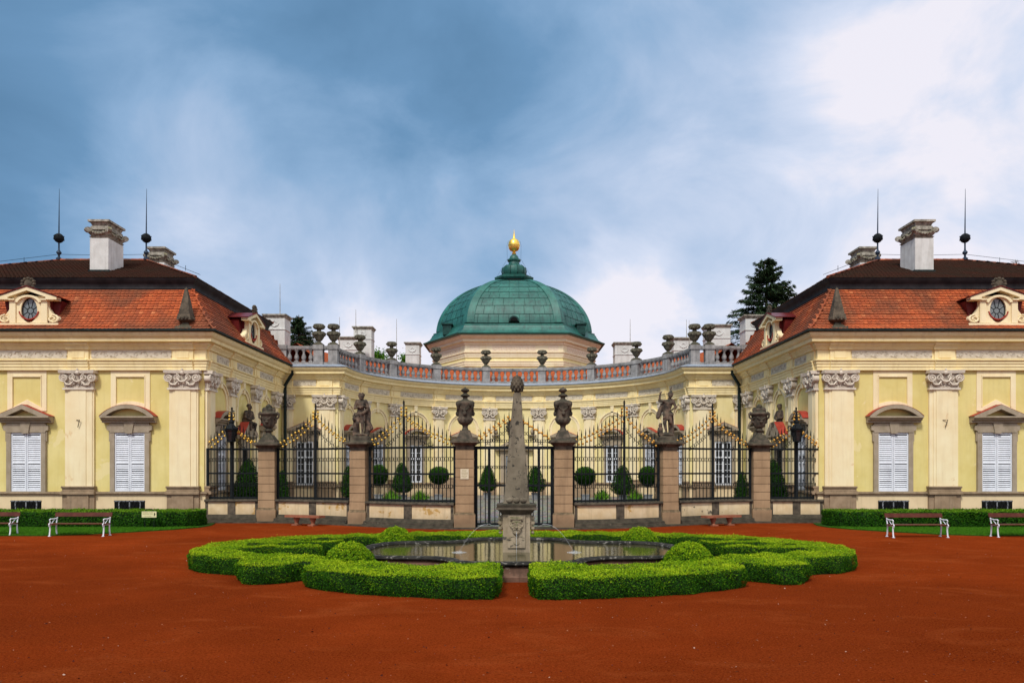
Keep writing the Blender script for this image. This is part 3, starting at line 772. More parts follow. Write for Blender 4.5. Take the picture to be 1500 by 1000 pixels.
# ------------------------------------------------------------------ side pavilions
def build_wing(s):
    xi, xo = 13.8*s, 29.54*s; X0, X1 = min(xi, xo), max(xi, xo); Y0, Y1 = 34.2, 46.7; xc = 21.67*s
    root = thing('pavilion', (xc, 40.45, 0), 'yellow side pavilion with orange mansard roof at the %s of the courtyard' % SIDE[s], 'building', 'side pavilions')
    def P(name, mb, mat, par=root, **k): return mk(name, mb.mesh(name, mat, **k), par, W0 if par is root else None)
    P('wall', MB().box(X0, X1, Y0, Y1, 0, 8.3), YEL)
    loop = [(X0, Y0), (X1, Y0), (X1, Y1), (X0, Y1)]
    P('plinth', MB().sweep(loop, [(0,-.1),(.09,-.1),(.09,1.24),(0,1.24)], True), PLN)
    P('plinth_ledge', MB().sweep(loop, [(0,1.242),(.17,1.242),(.20,1.29),(.17,1.33),(.10,1.37),(0,1.37)], True), SND)
    P('entablature', MB().sweep(loop, ENT, True), CRMD)
    g = MB().sweep(loop, [(.62,8.372),(.74,8.372),(.78,8.40),(.78,8.47),(.70,8.50),(.5,8.50)], True); gt = P('gutter', g, GUT)
    # front bays
    for k, dx in enumerate((-7.0, -2.37, 2.37, 7.0)): make_pilaster(root, (xc+dx, Y0, 0), 0, 1.28)
    for k, dx in enumerate((-4.6, 0, 4.6)):
        kd = 'tri' if dx == 0 else 'seg'
        make_window(root, (xc+dx, Y0, 0), 0, 1.34, 2.37, kd, 'shutter'); frame_trim(root, (xc+dx, Y0, 0), 0, kd)
        basement_window(root, (xc+dx, Y0, 0), 0)
    for dx, w in ((-4.69, 3.55), (0, 3.65), (4.69, 3.55)): frieze(root, (xc+dx, Y0, 0), 0, w)
    # side towards the courtyard
    rz = R(90)*(-s)
    for y, w in ((34.74, .92), (37.35, .86), (40.75, .86), (44.15, .86)): make_pilaster(root, (xi, y, 0), rz, w)
    make_window(root, (xi, 36.0, 0), rz, .95, 1.75, 'seg', 'glass'); make_window(root, (xi, 42.45, 0), rz, .95, 1.75, 'seg', 'glass')
    side_door(root, (xi, 39.05, 0), rz)
    for y in (36.0, 39.05, 42.45): arch_trim(root, (xi, y, 0), rz, .92, 5.45)
    for y, w in ((36.04, 1.6), (39.05, 2.3), (42.45, 2.3)): frieze(root, (xi, y, 0), rz, w)
    # roof
    ex0, ex1, ey0, ey1 = X0-.72, X1+.72, Y0-.72, Y1+.72
    def prof(t):
        z = 8.46+2.12*t; return (1.62*(t**.78) if t < 1 else 1.62, z)
    def sides(x0, x1, y0, y1): return [((x0, y0), (1, 0), (0, 1), x1-x0), ((x1, y0), (0, 1), (-1, 0), y1-y0), ((x1, y1), (-1, 0), (0, -1), x1-x0), ((x0, y1), (0, -1), (1, 0), y1-y0)]
    lr = MB(); 
    for c, ex, ey, l in sides(ex0, ex1, ey0, ey1): tile_side(lr, c, ex, ey, l, prof, 16, .185)
    for (cx_, cy_, sx, sy) in ((ex0, ey0, 1, 1), (ex1, ey0, -1, 1), (ex1, ey1, -1, -1), (ex0, ey1, 1, -1)):
        for i in range(6):
            a, za = prof(i/6); b, zb = prof((i+1)/6); ridge_tiles(lr, (cx_+sx*a, cy_+sy*a, za+.0), (cx_+sx*b, cy_+sy*b, zb+.0), .05)
    o = mk('mansard_roof', lr.mesh('mansard_roof', TILE, smooth=0, recalc=False, tint=True), root, W0)
    base = MB(); pr = [(0, 8.44)]+[(-prof(t/8)[0], prof(t/8)[1]-.04) for t in range(9)]
    base.sweep([(ex0, ey0), (ex1, ey0), (ex1, ey1), (ex0, ey1)], pr, True); mk('roof_boarding', base.mesh('roof_boarding', DRK), o)
    bx0, bx1, by0, by1 = ex0+1.62, ex1-1.62, ey0+1.62, ey1-1.62
    bl = [(bx0, by0), (bx1, by0), (bx1, by1), (bx0, by1)]
    P('roof_band', MB().sweep(bl, [(-.1,10.5),(.02,10.5),(.06,10.60),(.04,10.66),(.10,10.85),(.22,10.97),(.24,11.05),(-.1,11.06)], True), BAND)
    ux0, ux1, uy0, uy1 = bx0-.26, bx1+.26, by0-.26, by1+.26; hh = (uy1-uy0)/2
    def prof2(t): return (hh*t, 11.06+2.26*t)
    ur = MB(); R0 = 2.3
    hipx = ((ux1-ux0)/2-R0)/hh
    for c, ex, ey, l in sides(ux0, ux1, uy0, uy1):
        if ex[1] == 0: tile_side(ur, c, ex, ey, l, prof2, 32, .19, hip=hipx)
        else:
            def prof3(t): return (((ux1-ux0)/2-R0)*t, 11.06+2.26*t)
            tile_side(ur, c, ex, ey, l, prof3, 32, .19, hip=1/hipx)
    rid = MB(); ym = (uy0+uy1)/2; zt = 13.32+.02
    ridge_tiles(rid, (xc-R0, ym, zt), (xc+R0, ym, zt), .085)
    for ax, ay in ((ux0, uy0), (ux1, uy0), (ux1, uy1), (ux0, uy1)):
        ridge_tiles(rid, (ax, ay, 11.08), (xc+(R0 if ax > xc else -R0), ym, zt), .065)
    uo = mk('upper_roof', ur.mesh('upper_roof', TILD, smooth=0, recalc=False, tint=True), root, W0)
    mk('ridge_tiles', rid.mesh('ridge_tiles', TILR, tint=True), uo)
    b2 = MB().add([(ux0,uy0,11.055),(ux1,uy0,11.055),(ux1,uy1,11.055),(ux0,uy1,11.055),(xc-R0,ym,13.31),(xc+R0,ym,13.31)], [(0,1,5,4),(1,2,5),(2,3,4,5),(3,0,4),(3,2,1,0)])
    mk('roof_boarding', b2.mesh('roof_boarding', DRK), uo)
    # lightning wire on the ridge
    w = MB(); w.tube([(xc-R0, ym, 13.65), (xc, ym, 13.6), (xc+R0, ym, 13.65)], .010, 4)
    for sg in (-1, 1):
        w.tube([(xc+sg*R0, ym, 13.65), (xc+sg*(R0+2), ym-1.9, 12.75), (xc+sg*(R0+4.6), ym-4.3, 11.5)], .010, 4)
        for k in range(4): t = k/4; w.tube([(xc+sg*(R0+4.6*t), ym-4.3*t, 13.35-1.85*t), (xc+sg*(R0+4.6*t), ym-4.3*t, 13.68-1.95*t)], .012, 4)
    P('lightning_wire', w, IRN)
    for sg in (-1, 1):
        fn = MB().lathe([(.14,0),(.14,.08),(.06,.14),(.05,.25),(.13,.36),(.12,.42),(.05,.50),(.04,.62),(.04,.95)], 10, xc+sg*R0, ym, 13.36)
        fo = P('roof_finial', fn, BRZ)
        bb = MB().ball((xc+sg*R0, ym, 14.50), .25, n=12, m=8)
        for k in range(16):
            t = 2*PI*k/8+(k > 7)*.4; ph = R(25 if k > 7 else -15)
            bb.ball((xc+sg*R0+.25*math.cos(t)*math.cos(ph), ym+.25*math.sin(t)*math.cos(ph), 14.50+.25*math.sin(ph)), .035, n=5, m=4)
        mk('ball', bb.mesh('ball', IRN), fo)
        mk('rod', MB().tube([(xc+sg*R0, ym, 14.7), (xc+sg*R0+.02, ym, 17.1)], .035, 6, .008).mesh('rod', BRZ), fo)
    # chimneys
    cxn = 19.72*s
    make_chimney(root, cxn-.44, cxn+.44, 36.5, 37.9, 11.0, 14.2)
    cxb = 20.0*s
    make_chimney(root, cxb-.46, cxb+.46, 42.9, 44.2, 11.0, 14.75)
    # dormers
    make_dormer(root, (xc-s*(.30 if s < 0 else .12), Y0-.30, 8.78), 0)
    make_dormer(root, (xi-s*.30, 39.6, 8.78), rz)
    # rainwater pipe in the inner corner
    px = xi-s*.25
    dp = MB().tube([(xi-s*.74, 45.3, 8.42), (xi-s*.72, 45.35, 8.0), (px, 45.45, 7.3), (px, 45.45, 6.8), (px, 45.45, .3)], .095, 8)
    for z in (2, 4, 6): dp.lathe([(.115,0),(.115,.08)], 10, px, 45.45, z)
    P('downpipe', dp, GUT)
    # small iron hook on the middle pilaster
    hk = MB().tube([(19.3*s-.09, Y0-.17, 4.53), (19.3*s+.09, Y0-.26, 4.55), (19.3*s, Y0-.22, 4.22)], .018, 5); P('wall_hook', hk, BRK)
build_wing(-1); build_wing(1)
for o_ in bpy.data.objects:
    if o_.parent is None and o_.name.startswith('pavilion') and o_.location.x > 0: o_.location.x -= .22   # the right pavilion stands slightly nearer the axis

# stone obelisks on the roof corners (things of their own)
def obmesh():
    m = MB(); m.tbox(0, 0, -.1, .10, .42, .42, .34, .34); m.tbox(0, 0, .10, .22, .30, .30, .17, .17); m.tbox(0, 0, .22, .3, .15, .15, .13, .13)
    m.tbox(0, 0, .30, .40, .13, .13, .30, .30); m.tbox(0, 0, .40, .66, .31, .31, .27, .27); m.tbox(0, 0, .66, 1.80, .25, .25, .05, .05); m.tbox(0,0,1.80,1.88,.05,.05,.01,.01)
    for k in range(3):
        for sx, sy in ((0,-1),(1,0),(-1,0)): m.ball((sx*.30+(k-1)*.16*(sx == 0), sy*.30+(k-1)*.16*(sy == 0), .48), .07, n=6, m=4)
    return m.mesh('roof_obelisk', DRK)
for s in (-1, 1):
    for x, y, d in ((14.45, 33.72, 'inner'), (28.9, 33.72, 'outer')):
        mk('roof_obelisk', cached('ob', obmesh), None, (x*s-(.22 if s > 0 else 0), y+.15, 8.50), 0, 'grey stone obelisk on the %s front corner of the %s pavilion roof' % (d, SIDE[s]), 'obelisk', 'stone obelisks on the roof corners')

# ------------------------------------------------------------------ curved central wing
YC = 45.8; RC = 10.5
def arcp(th, r=RC): t = R(th); return (-r*math.cos(t), YC+r*math.sin(t))
def cpath(off=0, n=60, x0=13.8):     # travel left -> right, right-hand side = towards the viewer; off = set back behind the wall face
    r = RC+off; t0 = math.degrees(math.asin(off/r)) if off > 0 else 0
    arc = [(-r*math.cos(R(t)), YC+r*math.sin(R(t))) for t in [t0+(180-2*t0)*k/n for k in range(1, n)]]
    return [(-x0, YC+off), (-r, YC+off)] + arc + [(r, YC+off), (x0, YC+off)]
CW = thing('curved_wing', (0, 52, .3), 'concave yellow wing with pilasters, windows and roof balustrade behind the iron fence', 'building')
def PC(name, mb, mat, par=CW, **k): return mk(name, mb.mesh(name, mat, **k), par, W0 if par is CW else None)
PTH = cpath()
PC('wall', MB().sweep(PTH, [(0,0),(0,8.5),(-.5,8.5),(-.5,0)]), YELP)
PC('plinth', MB().sweep(PTH, [(0,.0),(.09,.0),(.09,1.24),(0,1.24)]), PLN)
PC('plinth_ledge', MB().sweep(PTH, [(0,1.242),(.17,1.242),(.20,1.29),(.17,1.33),(.10,1.37),(0,1.37)]), SND)
PC('entablature', MB().sweep(PTH, ENT), CRMD)
PC('cornice_cover', MB().sweep(PTH, [(.70,8.33),(.72,8.36),(.72,8.40),(.15,8.56),(-.3,8.60)]), LEAD)
def onarc(th, dz=0, dr=0): x, y = arcp(th, RC+dr); return (x, y, dz)
def arz(th): return R(90-th)
for s in (-1, 1):
    for a in (21, 38.6, 59, 80):
        th = a if s < 0 else 180-a; make_pilaster(CW, onarc(th), arz(th), .84)
    for a, kd in ((10.6, 'seg'), (29.8, 'tri'), (48.8, 'seg'), (69.5, 'tri')):
        th = a if s < 0 else 180-a; make_window(CW, onarc(th), arz(th), 1.02, 2.0 if a > 40 else 1.8, kd, 'glass'); arch_trim(CW, onarc(th), arz(th), 1.12 if a > 40 else .95, 5.15 if a > 40 else 5.35)
        frieze(CW, onarc(th), arz(th), {10.6: 2.5, 29.8: 2.2, 48.8: 2.7, 69.5: 2.8}[a], RC)
    make_pilaster(CW, (s*11.25, YC, 0), 0, 1.15); make_pilaster(CW, (s*RC, YC+.58, 0), R(90)*(-s), .9)
    make_pilaster(CW, (s*13.5, YC, 0), 0, .7)
    make_window(CW, (s*12.45, YC, 0), 0, 1.02, 1.9, 'tri', 'glass'); frieze(CW, (s*12.45, YC, 0), 0, 1.35)
frieze(CW, onarc(90), 0, 2.7, RC)
# central doorway
dm = MB(); dm.box(-1.0, -.62, -.18, 0, .3, 3.3); dm.box(.62, 1.0, -.18, 0, .3, 3.3); dm.box(-1.0, 1.0, -.18, 0, 3.302, 3.6)
dm.xprof([(0,3.62),(.3,3.62),(.45,3.72),(.45,3.82),(0,3.82)], -1.35, 1.35)
for s in (-1, 1): dm.prism([(s*1.35,3.822),(0,4.55),(0,4.36),(s*.9,3.822)], -.42, 0)
dm.box(-.16, .16, -.5, 0, 4.3, 4.7)
do = mk('door', dm.mesh('door', SNG), CW, onarc(90))
mk('opening', MB().box(-.62, .62, -.06, 0, .3, 3.3).mesh('opening', BLK), do)
mk('door_leaf', MB().box(-.62, -.30, -.12, 0, .3, 3.28).mesh('door_leaf', ZNC), do)
for s in (-1, 1):
    m = MB(); m.box(-.28, .28, -.3, 0, 4.72, 4.82); m.ball((0, -.14, 5.05), .17, sz=1.3)
    mk('niche_bust', m.mesh('niche_bust', SNG), CW, onarc(90-s*7.5), arz(90-s*7.5))
m = MB(); m.ball((0,-.2,5.4), .5, sy=.3, sz=1.15)
for k in range(14):
    t = 2*PI*k/14; m.ball((.5*math.cos(t), -.2, 5.4+.6*math.sin(t)), .12, n=6, m=4)
mk('coat_of_arms', m.mesh('coat_of_arms', DRK), CW, onarc(90))

# balustrade on top
OB = .35
BP = cpath(OB)
bo = PC('balustrade', MB().sweep(BP, [(.16,8.5),(.16,8.72),(.10,8.75),(-.16,8.75),(-.16,8.5)]), BAL)
mk('rail', MB().sweep(BP, [(.13,9.50),(.17,9.56),(.17,9.68),(.12,9.72),(-.16,9.72),(-.16,9.50),(.13,9.50)]).mesh('rail', BAL), bo)
def baluster_mesh():
    m = MB(); m.box(-.11, .11, -.11, .11, 0, .08)
    m.lathe([(.07,.08),(.075,.11),(.135,.20),(.15,.29),(.125,.38),(.07,.50),(.06,.57),(.09,.62),(.07,.68)], 10); m.box(-.10, .10, -.10, .10, .68, .75)
    return m.mesh('baluster', BAL)
def pedestal_mesh():
    m = MB(); m.box(-.27, .27, -.24, .24, 0, 1.0); m.box(-.30, .30, -.28, .28, 0, .25); m.box(-.31, .31, -.29, .29, 1.0, 1.26); return m.mesh('pedestal', BAL)
PA = [22.5, 39.3, 59, 79]
PAx = [0]+PA+[180-a for a in PA[::-1]]+[180]
def bpt(th): x, y = arcp(th, RC+OB); return (x, y)
peds = []
for th in PAx:
    x, y = bpt(th) if 0 < th < 180 else ((-1 if th == 0 else 1)*(RC+OB), YC+OB+.02)
    peds.append((x, y, arz(th) if 0 < th < 180 else 0))
for s in (-1, 1): peds.append((s*11.72, YC+OB, 0)); peds.append((s*13.9, YC+OB, 0))
for x, y, rz in peds:
    p = mk('pedestal', cached('pedm', pedestal_mesh), bo, (x, y, 8.5), rz)
for i in range(len(PAx)-1):
    a0, a1 = PAx[i], PAx[i+1]; ln = R(a1-a0)*(RC+OB); n = max(3, int(round((ln-.6)/.45)))
    n = min(n, 10)
    for k in range(n):
        m_ = .34/(RC+OB)*180/PI; th = a0+m_+(a1-a0-2*m_)*(k+.5)/n; x, y = bpt(th)
        mk('baluster', cached('balm', baluster_mesh), bo, (x, y, 8.75), arz(th))
for s in (-1, 1):
    for k in range(4): mk('baluster', cached('balm', baluster_mesh), bo, (s*(12.2+k*.43), YC+OB, 8.75), 0)
# tiled roof behind the balustrade
rf = MB(); rf.sweep(cpath(0, 60, 13.6), [(-1.0,8.3),(-1.05,8.62),(-2.7,9.98),(-5.2,8.4)])
PC('roof', rf, SKN, smooth=0)
CHM = [(-399, 447.5/1, 30, 460, 47.2), (-222, 0, 26, 478, 57.0), (-243, 0, 30, 493, 55.0), (-149, 0, 20, 501, 58.5), (162, 0, 28, 501, 57.5), (248, 0, 28, 494, 55.5), (300, 0, 34, 475, 52.0), (353, 0, 28, 461, 47.2)]
for dx, _, w, ytop, d in CHM:
    if dx == -399: dx = -351
    k = d/FP; x = dx*k; hw = w*k/2; zt = CAMZ+(684-ytop)*k
    make_chimney(CW, x-hw, x+hw, d, d+1.2, 8.2, zt, fancy=False)
for dx, y0, y1, d in ((-345, 414, 462, 47.6), (-233, 452, 480, 56.5), (-173, 466, 520, 56), (171, 466, 503, 58), (254, 467, 497, 56), (-257, 463, 500, 52), (258, 468, 500, 53)):
    k = d/FP; PC('lightning_rod', MB().tube([(dx*k, d+.3, CAMZ+(684-y1)*k-.3), (dx*k, d+.3, CAMZ+(684-y0)*k)], .03, 5, .012), CHS)
k = 56/FP
PC('weather_ball', MB().ball((-175*k, 56.3, CAMZ+(684-513)*k), .17, n=10, m=8), IRN)

# urns on the balustrade
def urn_small():
    m = MB(); q = PI/4
    m.lathe([(.38,0),(.38,.08),(.28,.13),(.20,.18)], 4, rot=q); m.lathe([(.12,.18),(.11,.24),(.20,.32),(.28,.44),(.33,.54),(.33,.58)], 8, rot=PI/8)
    m.lathe([(.36,.56),(.41,.60),(.41,.76),(.34,.81)], 8, rot=PI/8); m.lathe([(.22,.80),(.14,.86),(.13,.94),(.18,.99)], 8, rot=PI/8)
    m.lathe([(.28,.98),(.34,1.01),(.34,1.22),(.30,1.26),(.1,1.27)], 8, rot=PI/8)
    for k in range(8): t = 2*PI*k/8; m.ball((.32*math.cos(t), .32*math.sin(t), 1.12), .08, n=5, m=4); m.ball((.38*math.cos(t), .38*math.sin(t), .68), .07, n=5, m=4)
    return m.mesh('roof_urn', STC, smooth=30)
up = sorted(peds[:-4]+[peds[-4], peds[-2]], key=lambda p: p[0])
n = len(up)
for i, (x, y, rz) in enumerate(up):
    j = i if i < n/2 else n-1-i
    where = 'outermost urn at the %s' % ('left' if i < n/2 else 'right') if j == 0 else '%s urn from the %s end' % (ORD[j], 'left' if i < n/2 else 'right')
    mk('roof_urn', cached('urs', urn_small), None, (x, y, 9.76), rz+random.uniform(-.1, .1), 'weathered stone urn on the roof balustrade, ' + where, 'urn', 'stone urns on the roof balustrade').scale = (.98, .98, 1.0)

# ------------------------------------------------------------------ domed hall
DY = 67.4; OCT = [(-4.2,-7.4),(4.2,-7.4),(7.43,-2.2),(7.43,2.2),(4.2,7.4),(-4.2,7.4),(-7.43,2.2),(-7.43,-2.2)]
DH = thing('domed_hall', (0, DY, 0), 'octagonal hall with green copper dome rising behind the curved wing', 'building')
def PD(name, mb, mat, par=DH, **k): return mk(name, mb.mesh(name, mat, **k), par, W0 if par is DH else None)
def octs(s, s2=None): return [(x*s, DY+y*(s2 or s)) for x, y in OCT]
PD('drum_wall', MB().prismz(octs(.915), 0, 12.6), YELP)
PD('cornice', MB().sweep(octs(.915), [(0,11.10),(.06,11.10),(.06,11.25),(.10,11.26),(.10,11.42),(.18,11.46),(.18,11.52),(.06,11.53),(.06,12.1),(.14,12.1),(.18,12.25),(.38,12.33),(.38,12.5),(.48,12.58),(.60,12.72),(.60,12.82),(0,12.84)], True), CRMP)
PD('architrave', MB().sweep(octs(.915), [(0,10.42),(.08,10.42),(.08,10.56),(.12,10.57),(.12,10.74),(.16,10.76),(.16,10.82),(0,10.84)], True), CRMP)
pn = MB(); rl = MB()
O9 = octs(.915)
for i in range(8):
    a = Vector(O9[i]); b = Vector(O9[(i+1) % 8]); d = (b-a); l = d.length; d.normalize(); nn = Vector((d.y, -d.x))
    segs = [(l/2-1.7, l/2+1.7), (.35, 1.15), (l-1.15, l-.35)] if l > 6 else [(.6, l-.6)]
    for u0, u1 in segs:
        p = [a+d*u0+nn*.05, a+d*u1+nn*.05, a+d*u1+nn*.085, a+d*u0+nn*.085]
        pn.prismz([(q.x, q.y) for q in p], 11.58, 12.05)
        c = int((u1-u0)/.4)
        for k in range(c):
            q = a+d*(u0+(k+.5)*(u1-u0)/c)+nn*.09
            rl.tube([(q.x+d.x*.13*math.cos(t), q.y+d.y*.13*math.cos(t), 11.81+.13*math.sin(t)) for t in [R(j*45) for j in range(8)]], .02, 4, closed=True)
rl.sweep(octs(.915), [(.05,11.56),(.10,11.56),(.10,11.60),(.05,11.60)], True); po = PD('frieze_panel', pn, PNK); mk('relief', rl.mesh('relief', PNK), po)
for i in (0, 1, 7):
    a = Vector(O9[i]); b = Vector(O9[(i+1) % 8]); d = (b-a); l = d.length; d.normalize()
    for u in ([.75, l-.75] if i != 0 else [1.3, l-1.3]):
        q = a+d*u; ca, cb = capital_mesh(.84); o = mk('capital', ca, DH, (q.x, q.y, 3.55), math.atan2(d.y, d.x)); mk('capital_ground', cb, o)
# dome shell
def ring(s, z): return [(x*s, DY+y*s, z) for x, y in OCT]
prf = [(.93,12.80),(1.035,12.84),(1.04,12.93),(1.0,13.05),(.965,13.22),(.945,13.45),(.935,13.62),(.925,13.64),(.925,13.78),(.905,13.80)]
H = 4.95; ph = []
for k in range(0, 25):
    t = R(3+k*69/24); ph.append((.885*math.cos(t)**.98, 13.62+H*math.sin(t)))
def loft(m, profs, tf=lambda i: .2, rowt=False):
    for i in range(len(profs)-1):
        a = ring(*profs[i]); b = ring(*profs[i+1])
        for k in range(8):
            j = (k+1) % 8; nseg = max(1, int(round((Vector(b[k])-Vector(b[j])).length/.62))) if rowt else 1
            for q in range(nseg):
                A0 = Vector(a[k]).lerp(Vector(a[j]), q/nseg); A1 = Vector(a[k]).lerp(Vector(a[j]), (q+1)/nseg)
                B0 = Vector(b[k]).lerp(Vector(b[j]), q/nseg); B1 = Vector(b[k]).lerp(Vector(b[j]), (q+1)/nseg)
                m.add([A0, A1, B1, B0], [(0,1,2,3)], max(0, min(1, random.gauss(.3, .17))))
    return m
sk = loft(MB(), prf, rowt=True); PD('eaves_skirt', sk, COP, recalc=False, tint=True, smooth=0)
sh = loft(MB(), ph, rowt=True); so = PD('dome', sh, COP, recalc=False, tint=True, smooth=0)
sm = MB()   # standing seams between the sheets
for i in range(0, len(ph), 3):
    a = ring(ph[i][0]*1.003, ph[i][1]+.01); sm.tube(a, .013, 4, closed=True)
for i in range(0, len(ph)-3, 3):
    for k in range(8):
        nn_ = max(2, int((Vector(ring(*ph[i])[k])-Vector(ring(*ph[i])[(k+1) % 8])).length/.8))
        for q in range(1, nn_):
            f = (q+.5*((i//3) % 2))/nn_
            pts = [Vector(ring(*ph[i+e])[k]).lerp(Vector(ring(*ph[i+e])[(k+1) % 8]), f)*1.0 for e in range(4)]
            sm.tube([(p.x*1.003, DY+(p.y-DY)*1.003, p.z+.01) for p in pts], .010, 4)
mk('seams', sm.mesh('seams', COPD), so)
for k in range(8):
    m = MB(); x, y = OCT[k]; nx = Vector((x, y)).normalized(); tn = Vector((-nx.y, nx.x)); pv = []; w_ = .30
    a0, b0 = OCT[k-1], OCT[(k+1) % 8]; e0 = (Vector(a0)-Vector((x, y))).normalized(); e1 = (Vector(b0)-Vector((x, y))).normalized()
    for s_, z_ in ph:
        ww = min(.55, .30+.35*s_); c = Vector((x*s_, y*s_)); n2 = nx*.07
        p0 = c+e0*ww+n2*.6; p1 = c+n2*1.1; p2 = c+e1*ww+n2*.6; g0 = c+e0*ww-n2*.5; g2 = c+e1*ww-n2*.5
        pv.append([(q.x, DY+q.y, z_+.05) for q in (g0, p0, p1, p2, g2)])
    for i in range(len(pv)-1): m.add(pv[i]+pv[i+1], [(q, q+1, q+6, q+5) for q in range(4)], max(0, min(1, random.gauss(.55, .2))))
    PD('rib', m, COP, recalc=False, tint=True, smooth=0)
# little roof hatch hood
m = MB(); m.arch(0, 13.95, 0, .42, 0, 180, DY-6.95, DY-5.5, 10, sz=1.0); ho = PD('vent_hood', m, COPD)
mk('opening', MB().arch(0, 13.96, 0, .30, 0, 180, DY-6.99, DY-6.94, 10).mesh('opening', BLK), ho)
for s in (-1, 1):
    m = MB(); m.box(s*5.45-.35, s*5.45+.35, DY-5.0, DY-3.4, 13.2, 14.05); m.box(s*5.45-.45, s*5.45+.45, DY-5.1, DY-3.4, 14.05, 14.13); PD('vent_box', m, COPD)
ln = MB(); ln.sweep(octs(.21), [(-.2,18.2),(-.15,18.55),(-.02,18.62),(.10,18.78),(.14,18.95),(-.1,19.02),(-1.0,19.1)], True)
lo_ = PD('lantern', ln, COP, tint=True, recalc=False, smooth=0)
ll = MB().lathe([(.95,19.0),(.98,19.08),(.90,19.14),(1.02,19.3),(1.08,19.6),(1.0,19.9),(.72,20.08),(.5,20.16),(.46,20.42),(.58,20.50),(.60,20.62),(.42,20.70),(.38,20.86),(.30,20.98),(.2,21.06),(.12,21.12)], 20, 0, DY)
mk('bulb', ll.mesh('bulb', COP), lo_)
lr_ = MB()
for k in range(10):
    t = 2*PI*k/10; lr_.tube([(r_*math.cos(t), DY+r_*math.sin(t), z_) for r_, z_ in ((.92,19.12),(1.04,19.3),(1.10,19.6),(1.02,19.9),(.74,20.08))], .03, 4)
mk('bulb_rib', lr_.mesh('bulb_rib', COPD), lo_)
mk('louvre', MB().box(-.55, .55, DY-1.75, DY-1.2, 18.25, 18.58).mesh('louvre', BLK), lo_)
fn = MB().lathe([(.16,21.1),(.2,21.18),(.12,21.26),(.16,21.36),(.36,21.45),(.47,21.62),(.50,21.84),(.53,21.86),(.53,21.92),(.50,21.94),(.48,22.15),(.36,22.35),(.16,22.46),(.12,22.5),(.10,22.60),(.04,23.0),(.01,23.3)], 20, 0, DY)
PD('gold_finial', fn, GLD)
w = MB()
for s in (-1, 1): w.tube([(s*.6, DY, 20.7), (s*.62, DY, 21.9), (s*.5, DY, 22.3)], .008, 4); w.tube([(s*.6, DY, 20.7), (s*1.5, DY-.5, 19.0)], .008, 4)
PD('lightning_wire', w, IRN)

# ------------------------------------------------------------------ iron fence, piers and low walls
def fy(x):
    t = min(1, max(0, (abs(x)-1.94)/9.0)); t = t*t*(3-2*t); return 30.8+3.5*t
def sm_(x): return x*x*(3-2*x)
PIERX = [1.96, 6.47, 10.95]
def fz(x): return 0.0
def fpath(xa, xb, n=14): return [(xa+(xb-xa)*k/n, fy(xa+(xb-xa)*k/n)) for k in range(n+1)]
def slope(x): return math.atan2(fy(x+.02)-fy(x-.02), .04)

def pier_mesh():
    m = MB(); m.box(-.33, .33, -.33, .33, .62, 3.2); random.seed(3)
    z = .66; h = .355
    for i in range(7):
        m.box(-.362+random.uniform(-.004, .004), .362, -.362, .362, z, z+h-.022); z += h
    return m.mesh('stone_pier', SNP)
def pier_base(): 
    m = MB(); m.box(-.42, .42, -.42, .42, 0, .56); m.tbox(0, 0, .56, .655, .42, .42, .355, .355); return m.mesh('base', SNP)
def pier_cap():
    m = MB(); m.box(-.35, .35, -.35, .35, 3.15, 3.30); m.tbox(0, 0, 3.30, 3.42, .37, .37, .50, .50); m.box(-.56, .56, -.56, .56, 3.42, 3.50); m.tbox(0, 0, 3.50, 3.56, .54, .54, .46, .46)
    return m.mesh('cap', DRK)
PN = ['gate', 'middle', 'outer']
for s in (-1, 1):
    for i, px in enumerate(PIERX):
        x = s*px; rz = slope(x)*.6 if i == 1 else 0
        what = ['with tall lidded urn', 'with statue', 'with squat urn'][i]
        o = thing('stone_pier', (x, fy(x), 0), 'sandstone block pier %s, standing %s of the gate' % (what, SIDE[s]), 'pier', 'sandstone fence piers', rz)
        mk('shaft', cached('pier', pier_mesh), o); mk('base', cached('pierb', pier_base), o); mk('cap', cached('pierc', pier_cap), o)
        if s < 0 and i == 0:
            pq = MB().box(-.165, .165, -.385, -.362, 1.98, 2.38); q = mk('plaque', pq.mesh('plaque', PLQ), o)
            t = MB()
            for k, (w, z) in enumerate(((.11, 2.33), (.08, 2.29), (.12, 2.24), (.12, 2.20), (.10, 2.16), (.12, 2.10), (.07, 2.05))):
                xx = -w
                while xx < w-.02:
                    l = random.uniform(.02, .05); t.box(xx, min(w, xx+l), -.388, -.384, z-.010, z+.006); xx += l+.014
            mk('writing', t.mesh('writing', INKL), q)
